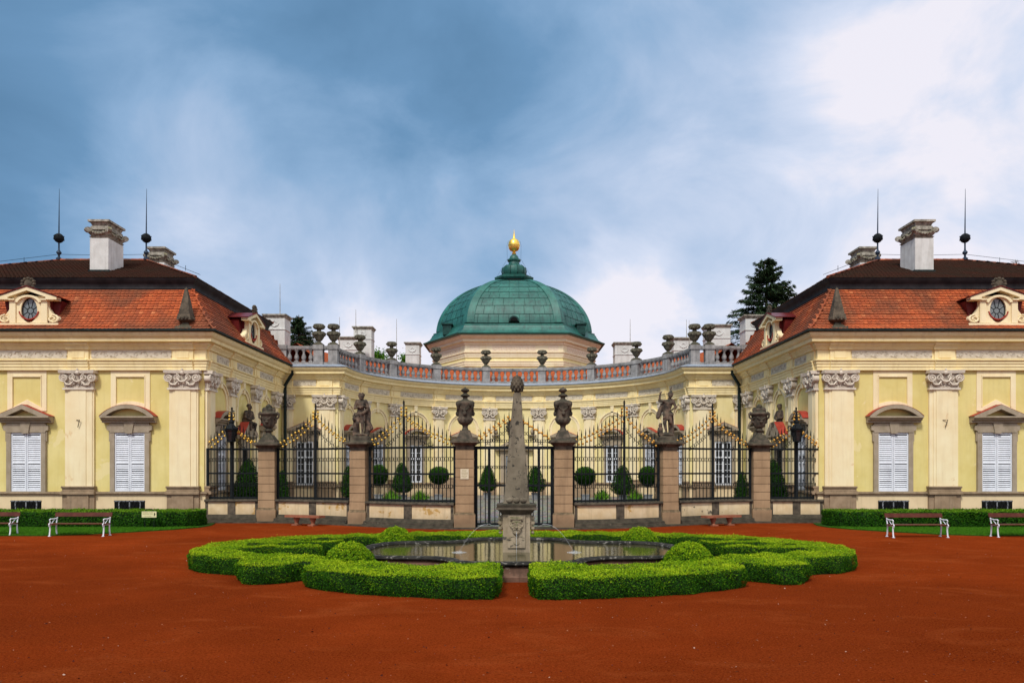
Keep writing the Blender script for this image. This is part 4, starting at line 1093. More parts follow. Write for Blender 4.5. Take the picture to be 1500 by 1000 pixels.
# urns on the outer and gate piers
def urn_tall():
    m = MB(); m.tbox(0, 0, 0, .10, .36, .36, .34, .34); m.tbox(0, 0, .10, .36, .31, .31, .22, .22)
    m.lathe([(.22,.34),(.16,.38),(.125,.44),(.12,.52),(.16,.58),(.22,.60),(.30,.66),(.335,.74),(.34,.82),(.31,.86),(.31,.90),(.33,1.1),(.37,1.28),(.42,1.42),(.43,1.46),(.40,1.52),(.36,1.54)], 20)
    m.lathe([(.36,1.54),(.20,1.57),(.11,1.62),(.10,1.68),(.20,1.72),(.22,1.75),(.18,1.79),(.09,1.83),(.08,1.87),(.17,1.92),(.20,1.97),(.15,2.02),(.06,2.06),(.01,2.10)], 14)
    for k in range(4):
        t = PI/4+k*PI/2; c, s = math.cos(t), math.sin(t); m.ball((.41*c, .41*s, 1.40), .12, n=8, m=6, sz=1.1); m.ball((.45*c, .45*s, 1.28), .05, n=6, m=4)
        m.tube([(.40*c, .40*s, 1.5), (.50*c, .50*s, 1.42), (.49*c, .49*s, 1.30), (.41*c, .41*s, 1.22)], .035, 5)
    for k in range(12):
        t = 2*PI*k/12; m.ball((.32*math.cos(t), .32*math.sin(t), .80), .05, n=5, m=4, sz=1.6)
    for k in range(4):
        t0 = k*PI/2
        for j in range(7): t = t0-.5+j/6; m.ball((.36*math.cos(t), .36*math.sin(t), 1.25-.10*math.sin(PI*j/6)), .045, n=5, m=4)
        m.ball((.355*math.cos(t0), .355*math.sin(t0), 1.03), .09, n=7, m=5, sz=1.2)
    return m.mesh('pier_urn', STB, smooth=50)
def urn_squat():
    m = MB(); m.tbox(0, 0, 0, .10, .40, .40, .38, .38); m.tbox(0, 0, .10, .34, .36, .36, .20, .20)
    m.lathe([(.20,.33),(.14,.38),(.13,.46),(.19,.50),(.21,.54),(.16,.58),(.14,.64),(.20,.68),(.26,.74),(.30,.86),(.33,1.02),(.36,1.16),(.40,1.24),(.46,1.28),(.47,1.33),(.44,1.37),(.34,1.40)], 20)
    m.lathe([(.34,1.40),(.30,1.47),(.20,1.52),(.13,1.58),(.16,1.66),(.12,1.72),(.02,1.78)], 12)
    for k in range(6):
        t = 2*PI*k/6; m.ball((.22*math.cos(t), .22*math.sin(t), 1.50), .13, n=7, m=5)
    for s in (-1, 1): m.tube([(s*.34, 0, 1.05), (s*.48, 0, 1.15), (s*.50, 0, 1.32), (s*.40, 0, 1.40)], .05, 6)
    for k in range(4):
        t0 = k*PI/2; m.ball((.31*math.cos(t0), .31*math.sin(t0), .95), .1, n=7, m=5)
        for j in range(7): t = t0-.5+j/6; m.ball((.36*math.cos(t), .36*math.sin(t), 1.13-.10*math.sin(PI*j/6)), .05, n=5, m=4)
    return m.mesh('pier_urn', STB, smooth=50)
for s in (-1, 1):
    mk('pier_urn', cached('ut', urn_tall), None, (s*PIERX[0], fy(PIERX[0]), 3.565), 0, 'tall dark lidded stone urn on the pier at the %s of the gate' % SIDE[s], 'urn', 'urns on the gate piers').scale = (.88, .88, 1)
    mk('pier_urn', cached('uq', urn_squat), None, (s*PIERX[2], fy(PIERX[2]), 3.565), .0, 'squat weathered urn with heaped lid on the outermost %s pier' % SIDE[s], 'urn', 'urns on the outer piers').scale = (.90, .90, .96)

# low wall under the railings
def low_wall(xa, xb, label, mat):
    xa, xb = min(xa, xb), max(xa, xb); p = fpath(xa, xb); cx = (xa+xb)/2; cy = fy(cx)
    o = thing('low_wall', (cx, cy, 0), label, 'wall', 'low walls under the railings')
    loc = W0
    mk('render', MB().sweep(p, [(-.22,0),(.22,0),(.22,.92),(-.22,.92)]).mesh('render', mat), o, loc)
    mk('coping', MB().sweep(p, [(-.30,.92),(.30,.92),(.32,.97),(.30,1.03),(-.30,1.03)]).mesh('coping', DRK), o, loc)
    mk('footing', MB().sweep(p, [(.0,0),(.50,0),(.50,.10),(.42,.12),(.42,.20),(.30,.24),(.26,.36),(.0,.38)]).mesh('footing', DRK), o, loc)
    m = MB(); a = cx-.17; m.sweep([(a, fy(a)), (a+.34, fy(a+.34))], [(0,.36),(.25,.36),(.25,.93),(0,.93)])
    for e in (xa+.02, xb-.14): m.sweep([(e, fy(e)), (e+.12, fy(e+.12))], [(0,.36),(.235,.36),(.235,.93),(0,.93)])
    mk('stone_block', m.mesh('stone_block', DRK), o, loc)
for s in (-1, 1):
    low_wall(s*(PIERX[0]+.40), s*(PIERX[1]-.40), 'low rendered wall between the gate pier and the statue pier on the %s' % SIDE[s], LOWP)
    low_wall(s*(PIERX[1]+.40), s*(PIERX[2]-.40), 'low rendered wall between statue pier and outer pier on the %s' % SIDE[s], LOWC if s > 0 else LOWP)
    low_wall(s*(PIERX[2]+.40), s*13.72, 'short low wall joining the outer pier to the %s pavilion' % SIDE[s], LOWP)
# doorstep strip in front of the gate and along the footing
m = MB(); m.sweep(fpath(-13.7, 13.7, 60), [(.0,.0),(.62,.0),(.62,.05),(.50,.07),(0,.07)])
mk('stone_step', m.mesh('stone_step', DRK), None, W0, 0, 'long worn dark stone step running along the foot of the fence', 'step')

def panel(xa, xb, xc, nb, label, gm, lantern=False, base=1.03, peak=5.0, side=-1):
    xa, xb = min(xa, xb), max(xa, xb)
    o = thing('fence_panel', (xc, fy(xc), base), label, 'fence panel', 'iron railings between the piers')
    def hh(x):
        t = 1-(xc-x)/(xc-xa) if x < xc else 1-(x-xc)/(xb-xc); t = max(0, min(1, t)); return 3.62+(peak-.25-3.62)*(.55*t+.45*t*t)
    fr = MB(); p = fpath(xa, xb, 10)
    for z, h in ((1.05, .085), (2.14, .075), (3.21, .085)): fr.sweep(p, [(-.03,z),(.035,z),(.035,z+h),(-.03,z+h),(-.03,z)])
    for x in (xa, xb): fr.box(x-.05, x+.05, fy(x)-.045, fy(x)+.045, 1.03, 3.30)
    mk('frame', fr.mesh('frame', IRN), o, W0)
    ps = MB(); ps.box(xc-.045, xc+.045, fy(xc)-.05, fy(xc)+.05, 1.03, 4.55); ps.tube([(xc, fy(xc), 4.5), (xc, fy(xc), 4.9), (xc, fy(xc), 5.12), (xc, fy(xc), peak+.22)], [.035, .028, .045, .004], 6)
    ps.tube([(xc, fy(xc)+.03, 1.2), (xc, fy(xc)+.5, .95), (xc, fy(xc)+.8, .6)], .022, 5)
    mk('post', ps.mesh('post', IRN), o, W0)
    sw = MB(); prev = None
    for k in range(1, nb+1):
        x = xa+(xb-xa)*k/(nb+1); y = fy(x); h = hh(x)
        if abs(x-xc) < .06: continue
        b = MB(); b.tube([(0,0,0),(0,0,h-base-.10),(0,0,h-base+.02),(0,0,h-base+.22)], [.020,.020,.026,.004], 5)
        bo_ = mk('bar', b.mesh('bar', IRN), o, (x, y, base))
        g = MB(); dz = .0
        for a, c in ((-.05, -.12+random.uniform(-.03, .03)), (.05, -.32+random.uniform(-.03, .03))): g.ball((a, -.03, h-base+c), .050, n=7, m=5)
        g.ball((-.01, -.02, h-base-.20), .022, n=6, m=4)
        mk('gilded_ball', g.mesh('gilded_ball', gm), bo_)
    n = nb+1; step = (xb-xa)/n
    for k in range(n):
        x0 = xa+step*k; x = x0+step/2; y = fy(x)
        if k in (0, n-1): pass
        for z in (2.78, 1.68):
            for sg in (-1, 1):
                sw.tube([(x+sg*step*.22+.055*math.cos(R(j*45)), y, z+.075*math.sin(R(j*45))) for j in range(8)], .011, 4, closed=True)
        if hh(x) > 3.95:
            z = hh(x)-.72
            for sg in (-1, 1): sw.tube([(x+sg*step*.22+.055*math.cos(R(j*45)), y, z+.075*math.sin(R(j*45))+.02*sg) for j in range(8)], .011, 4, closed=True)
        z0 = hh(x0)-.18; z1 = hh(x0+step)-.18
        sw.tube([(x0, y, z0), (x, y, (z0+z1)/2+.03), (x0+step, y, z1)], .010, 4)
    mk('scrollwork', sw.mesh('scrollwork', IRN), o, W0)
    cr = MB()
    for k in range(6):
        zz = (4.86, 4.72, 4.58)[k//2]; a = -1 if k % 2 else 1; cr.ball((xc+a*.10, fy(xc)-.02, zz), .055, n=7, m=5)
    mk('gilded_crest', cr.mesh('gilded_crest', gm), o, W0)
for s in (-1, 1):
    gm = GLD if s < 0 else GLA
    panel(s*(PIERX[0]+.42), s*(PIERX[1]-.40), s*4.52, 21, 'iron railing panel between gate pier and statue pier, %s side' % SIDE[s], gm)
    panel(s*(PIERX[1]+.40), s*(PIERX[2]-.42), s*8.72, 20, 'iron railing panel between statue pier and outer pier, %s side' % SIDE[s], gm, peak=5.08)
    panel(s*(PIERX[2]+.42), s*13.68, s*12.6, 15, 'short iron railing panel with lantern joining the %s pavilion' % SIDE[s], gm, peak=4.8)

# gate
G = thing('gate', (0, 30.8, .05), 'closed black iron double gate with gilded spikes behind the obelisk', 'gate')
gf = MB()
for x in (-1.53, 1.53): gf.box(x-.065, x+.065, 30.74, 30.86, .07, 3.24)
gf.box(-1.59, 1.59, 30.75, 30.85, 3.17, 3.29); mk('frame', gf.mesh('frame', IRN), G, W0)
for s in (-1, 1):
    lf = MB()
    for x in (s*1.0, s*.055): lf.box(x-.048, x+.048, 30.76, 30.84, .12, 3.178)
    for z in (.14, 1.68): x0, x1 = sorted((s*.045, s*1.47)); lf.box(x0, x1, 30.765, 30.835, z, z+.08)
    lo2 = mk('gate_leaf', lf.mesh('gate_leaf', IRN), G, W0)
    nbar = 7
    for k in range(nbar):
        x = s*(.2+k*.19); h = 3.72+(4.72-3.72)*(1-abs(x)/1.55)**1.1
        b = MB().tube([(x,30.8,.14),(x,30.8,h-.3),(x,30.8,h-.15),(x,30.8,h+.15)], [.020,.020,.026,.004], 5)
        for a, c in ((-.055,-.12),(.05,-.23)): pass
        mk('bar', b.mesh('bar', IRN), lo2)
    g = MB(); sw = MB(); g.tube([(s*(.2+k*.19), 30.79, 3.72+(4.72-3.72)*(1-abs(.2+k*.19)/1.55)**1.1-.17) for k in range(nbar)], .012, 4)
    for k in range(nbar):
        x = s*(.2+k*.19); h = 3.72+(4.72-3.72)*(1-abs(x)/1.55)**1.1
        for a, c in ((-.05,-.12),(.045,-.23)): g.ball((x+a, 30.76, h+c), .055, n=7, m=5)
        for z in (2.45, 3.5, h-.65): 
            if z > 3.4 or z < 3:
                for sg in (-1, 1): sw.tube([(x+s*.095+sg*.045+.04*math.cos(R(j*45)), 30.8, z+.06*math.sin(R(j*45))) for j in range(8)], .011, 4, closed=True)
    mk('gilded_balls', g.mesh('gilded_balls', GLA), lo2); mk('scrollwork', sw.tube([(s*.05, 30.8, 2.45), (s*1.5, 30.8, 2.45)], .006, 4).mesh('scrollwork', IRN), lo2)

# lanterns on the end panels
def lantern_mesh():
    m = MB()
    m.lathe([(.02,0),(.06,.04),(.03,.08),(.10,.13),(.13,.16)], 6); m.lathe([(.20,.60),(.24,.64),(.20,.70),(.12,.80),(.07,.86),(.09,.92),(.05,.98),(.02,1.12)], 6)
    for k in range(6):
        t = 2*PI*k/6; c, s = math.cos(t), math.sin(t); m.tube([(.13*c,.13*s,.15),(.20*c,.20*s,.62)], .016, 4)
        m.tube([(.20*c,.20*s,.66),(.29*c,.29*s,.72),(.30*c,.30*s,.60),(.25*c,.25*s,.56)], .014, 4); m.ball((.27*c,.27*s,.76), .03, n=5, m=4)
    m.lathe([(.205,.585),(.225,.585),(.225,.615),(.205,.615)], 6); m.lathe([(.12,.14),(.15,.14),(.15,.17),(.12,.17)], 6)
    m.tube([(0,0,1.10),(0,.02,1.25),(0,.12,1.38),(0,.30,1.36)], .02, 5)
    for s in (-1, 1): m.tube([(s*.02,0,1.05),(s*.12,0,1.15),(s*.10,0,1.28),(0,0,1.32)], .014, 4)
    return m.mesh('frame', IRN)
for s in (-1, 1):
    x = s*12.5; y = fy(x)-.36
    o = thing('lantern', (x, y, 3.42), 'ornate black hexagonal lantern on the railing beside the %s pavilion' % SIDE[s], 'lantern', 'lanterns on the railings')
    o.scale = (1.25, 1.25, 1.12); mk('frame', cached('lan', lantern_mesh), o)
    mk('glass', cached('lang', lambda: MB().lathe([(.115,.17),(.185,.59)], 6).mesh('glass', GLS)), o)

# ------------------------------------------------------------------ statues
def statue_mesh(name, mb, mat, vox=.018, sm=2):
    me = bpy.data.meshes.new(name+'_raw'); me.from_pydata(mb.v, [], mb.f)
    bm = bmesh.new(); bm.from_mesh(me); bmesh.ops.recalc_face_normals(bm, faces=bm.faces); bm.to_mesh(me); bm.free()
    o = bpy.data.objects.new(name, me); COL.objects.link(o)
    r = o.modifiers.new('r', 'REMESH'); r.mode = 'VOXEL'; r.voxel_size = vox
    q = o.modifiers.new('s', 'SMOOTH'); q.factor = .5; q.iterations = sm
    dg = bpy.context.evaluated_depsgraph_get(); out = bpy.data.meshes.new_from_object(o.evaluated_get(dg))
    bpy.data.objects.remove(o); bpy.data.meshes.remove(me); out.name = name; out.materials.clear(); out.materials.append(mat)
    out.polygons.foreach_set('use_smooth', [True]*len(out.polygons)); return out
def head(m, c, turn=0, tilt=0, r=.115, curls=True, helmet=False):
    h = MB(); h.ball((0,0,0), r*.86, sz=1.22, n=12, m=9); h.ball((0,-.02,-.05), r*.66, sz=1.1, n=10, m=7)
    h.cap((0,-r*.80,.02), (0,-r*1.04,-.02), .014, .022, 8)            # nose
    for s in (-1, 1):
        h.ball((s*.042,-r*.82,.035), .022, sz=.6, n=8, m=5); h.ball((s*r*.84,0,0), .025, sx=.5, sz=1.5, n=8, m=5); h.ball((s*.04,-r*.72,-.02), .026, n=8, m=5)
    h.cap((-.022,-r*.86,-.062), (.022,-r*.86,-.062), .011, .011, 8); h.ball((0,-r*.80,-.095), .03, n=8, m=5)
    if curls:
        for k in range(26):
            t = random.uniform(0, 2*PI); p = random.uniform(.15, 1.2)
            x, y, z = math.cos(t)*math.cos(p), math.sin(t)*math.cos(p), math.sin(p)
            if y < -.55 and z < .6: continue
            h.ball((x*r*.95, y*r*.95+.01, z*r*1.1+.01), .036, n=7, m=5)
    if helmet:
        h.ball((0,.012,.05), r*.98, sz=.95, n=12, m=8); h.cap((0,0,.15), (-.03,.05,.24), .035, .02, 8); h.cap((-.03,.05,.24), (-.02,.02,.36), .04, .008, 8)
    h.cap((0,0,-.08), (0,.02,-.22), r*.52, r*.6, 10)
    m.merge(h, Matrix.Translation(c) @ Matrix.Rotation(turn, 4, 'Z') @ Matrix.Rotation(tilt, 4, 'Y'))
def hand(m, p, d, r=.03):     # palm with five slightly curled fingers
    p = Vector(p); d = Vector(d).normalized(); side = d.cross(Vector((0, -1, .2))).normalized(); n = side.cross(d)
    m.cap(p, p+d*.06, r, r*1.05, 8)
    for k, l in enumerate((.050, .060, .064, .055)):
        b = p+d*.07+side*(k-1.5)*.019; e = b+d*l*.7-n*.012*k*.5; m.cap(b, e, .011, .010, 6); m.cap(e, e+d*.02-n*.025, .010, .008, 6)
    b = p+d*.02-side*.035; m.cap(b, b+d*.04-side*.025, .013, .010, 6)
def statue_one():
    random.seed(11); m = MB()
    m.ball((0,0,.05), .30, sx=1.05, sz=.25, n=14, m=6); m.box(-.26,.28,-.22,.22,0,.07)
    # legs, contrapposto
    m.cap((.02,-.02,.86), (.05,-.10,.50), .105, .075); m.cap((.05,-.10,.50), (.05,-.07,.14), .072, .042); m.cap((.05,-.06,.12), (.06,-.20,.09), .045, .035)
    m.cap((-.13,.0,.86), (-.14,-.09,.50), .10, .072); m.cap((-.14,-.09,.50), (-.11,.06,.15), .068, .042); m.cap((-.11,.05,.12), (-.16,-.07,.09), .042, .034)
    # trunk
    m.cap((-.05,0,.90), (-.03,.01,1.08), .155, .13); m.cap((-.03,.01,1.08), (-.01,.0,1.30), .135, .165); m.ball((-.10,-.07,1.32), .08, n=8, m=6); m.ball((.07,-.07,1.32), .08, n=8, m=6)
    m.cap((-.15,.0,1.40), (.14,.0,1.40), .085, .085)
    # arms: forearms folded over the chest
    m.cap((-.19,.0,1.40), (-.27,-.02,1.13), .068, .052); m.cap((-.27,-.02,1.13), (-.05,-.19,1.16), .05, .036); hand(m, (-.04,-.195,1.165), (.9,-.2,.15))
    m.cap((.18,.0,1.40), (.27,-.03,1.14), .068, .052); m.cap((.27,-.03,1.14), (.06,-.18,1.24), .05, .036); hand(m, (.05,-.185,1.25), (-.9,-.15,.2))
    m.cap((-.02,-.24,1.12), (-.04,-.22,1.34), .035, .03)
    head(m, (.0,-.03,1.60), turn=.1, tilt=.05, r=.13)
    # cloak over the left shoulder falling to the ground, swag at the hip
    for a, b, r0, r1 in (((.16,.08,1.42), (.26,.10,1.0), .08, .10), ((.26,.10,1.0), (.24,.12,.45), .11, .12), ((.24,.12,.45), (.20,.14,.12), .12, .13), ((.26,.08,.62), (.40,.12,.34), .08, .07), ((.40,.12,.34), (.33,.10,.26), .07, .06),
                         ((-.20,-.04,.86), (.06,-.13,.92), .055, .07), ((.06,-.13,.92), (.25,.0,1.08), .07, .08), ((.0,-.12,.90), (.0,-.15,.70), .05, .02), ((.12,-.08,.95), (.14,-.10,.60), .05, .03)): m.cap(a, b, r0, r1)
    for k in range(5): m.cap((.14+.04*k,.02,1.0), (.13+.05*k,.03,.25), .022, .03, 6)
    # tree stump with a mask
    m.cap((-.25,.05,.05), (-.24,.05,.78), .11, .09); m.ball((-.28,-.06,.70), .085, sz=1.25); m.ball((-.26,0,.90), .06)
    for k in range(7): m.ball((-.25+.08*math.cos(k), .03+.08*math.sin(k)-.05, .80+.04*math.sin(k*3)), .04, n=6, m=4)
    return statue_mesh('stone_statue', m, STA)
def statue_two():
    random.seed(12); m = MB()
    m.ball((.02,0,.05), .32, sz=.25, n=14, m=6); m.box(-.27,.29,-.22,.22,0,.07)
    m.cap((-.06,-.03,.88), (-.10,-.14,.52), .10, .075); m.cap((-.10,-.14,.52), (-.02,-.12,.14), .072, .044); m.cap((-.02,-.12,.13), (-.01,-.24,.10), .044, .035)
    m.cap((.08,.02,.86), (.14,-.03,.50), .10, .072); m.cap((.14,-.03,.50), (.16,.05,.14), .068, .042); m.cap((.16,.04,.13), (.21,-.07,.10), .042, .034)
    m.cap((.0,.0,.92), (.04,.0,1.10), .155, .13); m.cap((.04,.0,1.10), (.08,.0,1.32), .135, .165); m.cap((-.04,0,1.40), (.22,0,1.44), .085, .08)
    m.ball((.02,-.09,1.33), .075, n=8, m=6); m.ball((.17,-.09,1.34), .075, n=8, m=6)
    # raised right arm (left in the picture), left hand on the hip
    m.cap((-.07,.0,1.42), (-.30,-.03,1.42), .07, .055); m.cap((-.30,-.03,1.42), (-.27,-.08,1.68), .052, .038); hand(m, (-.27,-.09,1.69), (.35,-.1,.8), .034)
    m.cap((.25,.0,1.43), (.36,-.02,1.18), .068, .052); m.cap((.36,-.02,1.18), (.19,-.12,1.05), .05, .036); hand(m, (.18,-.13,1.05), (-.9,.1,-.2))
    head(m, (.15,-.03,1.66), turn=.15, tilt=.22, curls=False, helmet=True)
    for a, b, r0, r1 in (((-.16,.10,1.30), (-.28,.12,.95), .07, .10), ((-.28,.12,.95), (-.34,.06,.78), .11, .09), ((-.12,-.08,.90), (.18,-.12,.86), .07, .09), ((-.08,-.12,.88), (-.12,-.16,.74), .07, .06), ((.0,-.12,.88), (.02,-.17,.68), .07, .05), ((.12,-.10,.88), (.14,-.13,.55), .09, .07), ((.16,.05,.90), (.20,.08,.15), .12, .12), ((-.04,.1,1.3), (.0,.12,.8), .12, .12)): m.cap(a, b, r0, r1)
    # small companion figure at the foot
    m.cap((-.26,.02,.08), (-.24,.0,.30), .11, .10); m.ball((-.26,-.03,.44), .075, sz=1.15); m.cap((-.20,.0,.52), (-.22,.02,.30), .03, .04); m.cap((-.32,-.04,.32), (-.36,-.10,.16), .045, .035)
    for k in range(6): m.ball((-.15+.06*k, -.16, .08+.03*math.sin(k*2)), .07, n=7, m=5)
    return statue_mesh('stone_statue', m, STA)
def statue_small(seed):
    random.seed(seed); m = MB()
    m.cap((-.2,.1,.0), (.25,.1,.05), .22, .20); m.cap((0,.08,.10), (.02,.05,.42), .22, .20); m.cap((.02,.05,.42), (.04,.02,.70), .19, .20)
    m.cap((-.14,.02,.78), (.20,.02,.78), .10, .10); m.cap((-.2,.02,.78), (-.28,-.06,.50), .08, .06); m.cap((-.28,-.06,.50), (-.08,-.18,.40), .06, .045); hand(m, (-.07,-.19,.40), (.9,-.1,.1))
    m.cap((.26,.02,.78), (.33,-.04,.50), .08, .06); m.cap((.33,-.04,.50), (.15,-.17,.44), .06, .045); hand(m, (.14,-.18,.44), (-.9,-.1,.1))
    m.cap((-.1,-.02,.22), (-.16,-.30,.20), .12, .09); m.cap((-.16,-.30,.20), (-.17,-.30,-.15), .08, .05); m.cap((.14,-.02,.22), (.18,-.30,.16), .12, .09); m.cap((.18,-.30,.16), (.16,-.28,-.15), .08, .05)
    head(m, (.03,-.03,1.04), turn=.2, tilt=-.1, r=.13)
    for k in range(4): m.cap((.2-.1*k,.14,.75), (.35-.18*k,.18,.1), .07, .09)
    return statue_mesh('pediment_statue', m, STA, .022)
mk('stone_statue', statue_one(), None, (-PIERX[1]+.0, fy(PIERX[1]), 3.76), .08, 'dark stone statue, curly hair, arms folded over the chest, on the left pier', 'statue').scale = (1.05,)*3
mk('stone_statue', statue_two(), None, (PIERX[1], fy(PIERX[1]), 3.76), -.05, 'dark stone statue of a helmeted figure raising one arm, on the right statue pier', 'statue').scale = (1.05,)*3
for s in (-1, 1):
    pl = MB().box(-.36, .36, -.33, .33, 3.56, 3.70); pl.tbox(0, 0, 3.70, 3.765, .33, .30, .30, .28)
    mk('statue_plinth', pl.mesh('statue_plinth', DRK), None, (s*PIERX[1], fy(PIERX[1]), 0), 0, 'dark square stone plinth under the statue on the %s pier' % SIDE[s], 'plinth', 'plinths under the pier statues')
    o = mk('pediment_statue', statue_small(20+s), None, (s*13.5, 39.05, 4.47), R(90)*(-s)*.75, 'weathered seated stone figure on the broken pediment of the %s pavilion door' % SIDE[s], 'statue', 'seated figures over the side doors')

# ------------------------------------------------------------------ fountain
def shx(x): return x+.20*max(-1, min(1, x/4))**2 if False else x+.20*min(1, abs(x)/4)
FX, FYC = .06, 19.45
def mirror_outline(q):     # quarter points (x, dy) -> full counter-clockwise outline
    a = [(x, -y) for x, y in q]; b = [(x, y) for x, y in q[::-1]]
    r = a[:]+b[1:] if False else a+b
    l = [(-x, y) for x, y in r[::-1]]
    out = []
    for p in r+l:
        if not out or (abs(out[-1][0]-p[0])+abs(out[-1][1]-p[1])) > 1e-4: out.append(p)
    if abs(out[0][0]-out[-1][0])+abs(out[0][1]-out[-1][1]) < 1e-4: out.pop()
    return [(shx(x)+.0, FYC+y) for x, y in out]
BQ = [(0,2.92),(.55,2.92),(1.05,2.86),(1.4,2.6),(1.55,2.2),(1.95,1.92),(2.6,1.86),(3.3,1.78),(3.75,1.45),(3.98,.95),(4.05,.45),(4.06,0)]
bout = mirror_outline(BQ)
F = thing('fountain', (FX, FYC, 0), 'stone fountain basin with tall obelisk in the middle of the box hedge parterre', 'fountain')
bm_ = MB().sweep(bout, [(.16,0),(.16,.10),(.04,.13),(.0,.18),(0,.30),(-.28,.30),(-.28,0)], True)
mk('basin', bm_.mesh('basin', SOIL), F, W0)
rm_ = MB().sweep(bout, [(.0,.31),(.05,.33),(.07,.36),(.04,.40),(0,.415),(-.16,.41),(-.20,.39),(-.22,.36),(-.21,.30),(.0,.31)], True)
mk('rim', rm_.mesh('rim', RIM), F, W0)
wp = MB()
wp.v = [(x*.965+.003, FYC+(y-FYC)*.935, .335) for x, y in bout]; wp.f = [tuple(range(len(bout)))]; wp.t = [.5]
mk('water', wp.mesh('water', WAT, smooth=0), F, W0)
pd = MB()
pd.box(FX-.34, FX+.34, 19.11, 19.79, .0, 1.28); pd.box(FX-.22, FX+.22, 19.07, 19.12, .45, 1.26)
pd.xprof([(0,0)]*3, 0, 0) if False else None
for s in (-1, 1):   # carved side scrolls
    pd.box(*sorted((FX+s*.335, FX+s*.38)), 19.2, 19.7, .95, 1.26)
    for z, r in ((1.18,.06),(1.06,.075),(.93,.06),(.82,.045)): pd.ball((FX+s*.40, 19.25, z), r, n=8, m=6)
po_ = mk('pedestal', pd.mesh('pedestal', PED), F, W0)
cp = MB(); cp.tbox(FX, 19.45, 1.28, 1.40, .36, .36, .46, .46); cp.box(FX-.5, FX+.5, 18.95, 19.95, 1.40, 1.455); cp.tbox(FX, 19.45, 1.455, 1.52, .47, .47, .50, .50); cp.tbox(FX, 19.45, 1.52, 1.55, .48, .48, .34, .34)
mk('cap', cp.mesh('cap', DRK), po_)
def mask_mesh():
    m = MB(); y = 19.06; X = FX
    m.box(X-.16, X+.16, y-.02, y+.08, 1.12, 1.22)
    for k in range(5): m.ball((X-.12+.06*k, y-.03, 1.17), .028, n=8, m=5)
    m.ball((X, y+.02, 1.0), .155, sy=.55, sz=1.05, n=14, m=10); m.ball((X, y+.0, .87), .11, sy=.7, sz=.9, n=10, m=8)
    m.cap((X, y-.05, 1.06), (X, y-.12, .97), .02, .034, 8)
    for s in (-1, 1):
        m.cap((X+s*.03, y-.07, 1.075), (X+s*.115, y-.055, 1.085), .02, .016, 8); m.ball((X+s*.06, y-.055, 1.035), .025, n=8, m=6); m.ball((X+s*.085, y-.05, .96), .045, n=8, m=6)
        m.cap((X+s*.015, y-.085, .925), (X+s*.095, y-.06, .89), .018, .012, 8); m.ball((X+s*.15, y+.0, 1.0), .035, sx=.6, sz=1.5, n=8, m=6)
        m.tube([(X+s*.02, y+.03, .70), (X+s*.10, y+.01, .74), (X+s*.19, y+.01, .70), (X+s*.18, y+.01, .64), (X+s*.13, y+.01, .66)], .02, 6)
    m.cap((X, y-.05, .85), (X, y-.05, .82), .04, .045, 10)
    m.cap((X, y+.01, .74), (X, y+.01, .54), .025, .018, 8)
    m.tube([(X-.08, y+.01, .60), (X-.05, y+.0, .55), (X, y+.0, .53), (X+.05, y+.0, .55), (X+.08, y+.01, .60)], .018, 6)
    return statue_mesh('mask', m, PED, .012, 1)
mk('mask', mask_mesh(), po_)
sp = MB()
for s in (-1, 1): sp.tube([(FX+s*.36, 19.25, 1.02), (FX+s*.55, 19.2, 1.05), (FX+s*.64, 19.18, 1.03)], .022, 6)
mk('spout', sp.mesh('spout', IRN), po_)
ob = MB(); ob.tbox(FX, 19.45, 1.55, 1.60, .33, .33, .325, .325)
n = 10
for i in range(n):
    z0 = 1.60+(4.30-1.60)*i/n; z1 = 1.60+(4.30-1.60)*(i+1)/n; w0 = .318-.222*i/n; w1 = .318-.222*(i+1)/n
    for (z, w) in ((z0, w0),): pass
    c0 = w0*.88; c1 = w1*.88
    o8a = [(-c0,-w0),(c0,-w0),(w0,-c0),(w0,c0),(c0,w0),(-c0,w0),(-w0,c0),(-w0,-c0)]; o8b = [(-c1,-w1),(c1,-w1),(w1,-c1),(w1,c1),(c1,w1),(-c1,w1),(-w1,c1),(-w1,-c1)]
    tl = .0075
    ob.add([(FX+x+tl*(z0-1.6), 19.45+y, z0) for x, y in o8a]+[(FX+x+tl*(z1-1.6), 19.45+y, z1) for x, y in o8b], [(k, (k+1) % 8, 8+(k+1) % 8, 8+k) for k in range(8)])
for s in (-1, 0, 1): ob.ball((FX+s*.17, 19.12, 1.63), .09, sz=.8, sy=.5, n=8, m=6)
for k in range(4): ob.ball((FX+.27*math.cos(PI/4+k*PI/2), 19.45+.27*math.sin(PI/4+k*PI/2), 1.60), .09, n=8, m=6)
ob.box(FX-.075+.02, FX+.115, 19.35, 19.55, 4.28, 4.33)
oo = mk('obelisk', ob.mesh('obelisk', OBE), F, W0)
fb = MB(); cx_, cz_ = FX+.02, 4.55
fb.lathe([(.06,-.22),(.07,-.20),(.12,-.15),(.145,-.06),(.14,.03),(.11,.12),(.06,.19),(.01,.24)], 12, cx_, 19.45, cz_)
for r_ in range(6):
    z = -.15+.062*r_; rr = (.125,.15,.15,.135,.11,.07)[r_]
    for k in range(9): t = 2*PI*(k+.5*(r_ % 2))/9; fb.ball((cx_+rr*math.cos(t), 19.45+rr*math.sin(t), cz_+z), .032, n=6, m=4, sz=1.4)
mk('finial', fb.mesh('finial', DRK), oo)
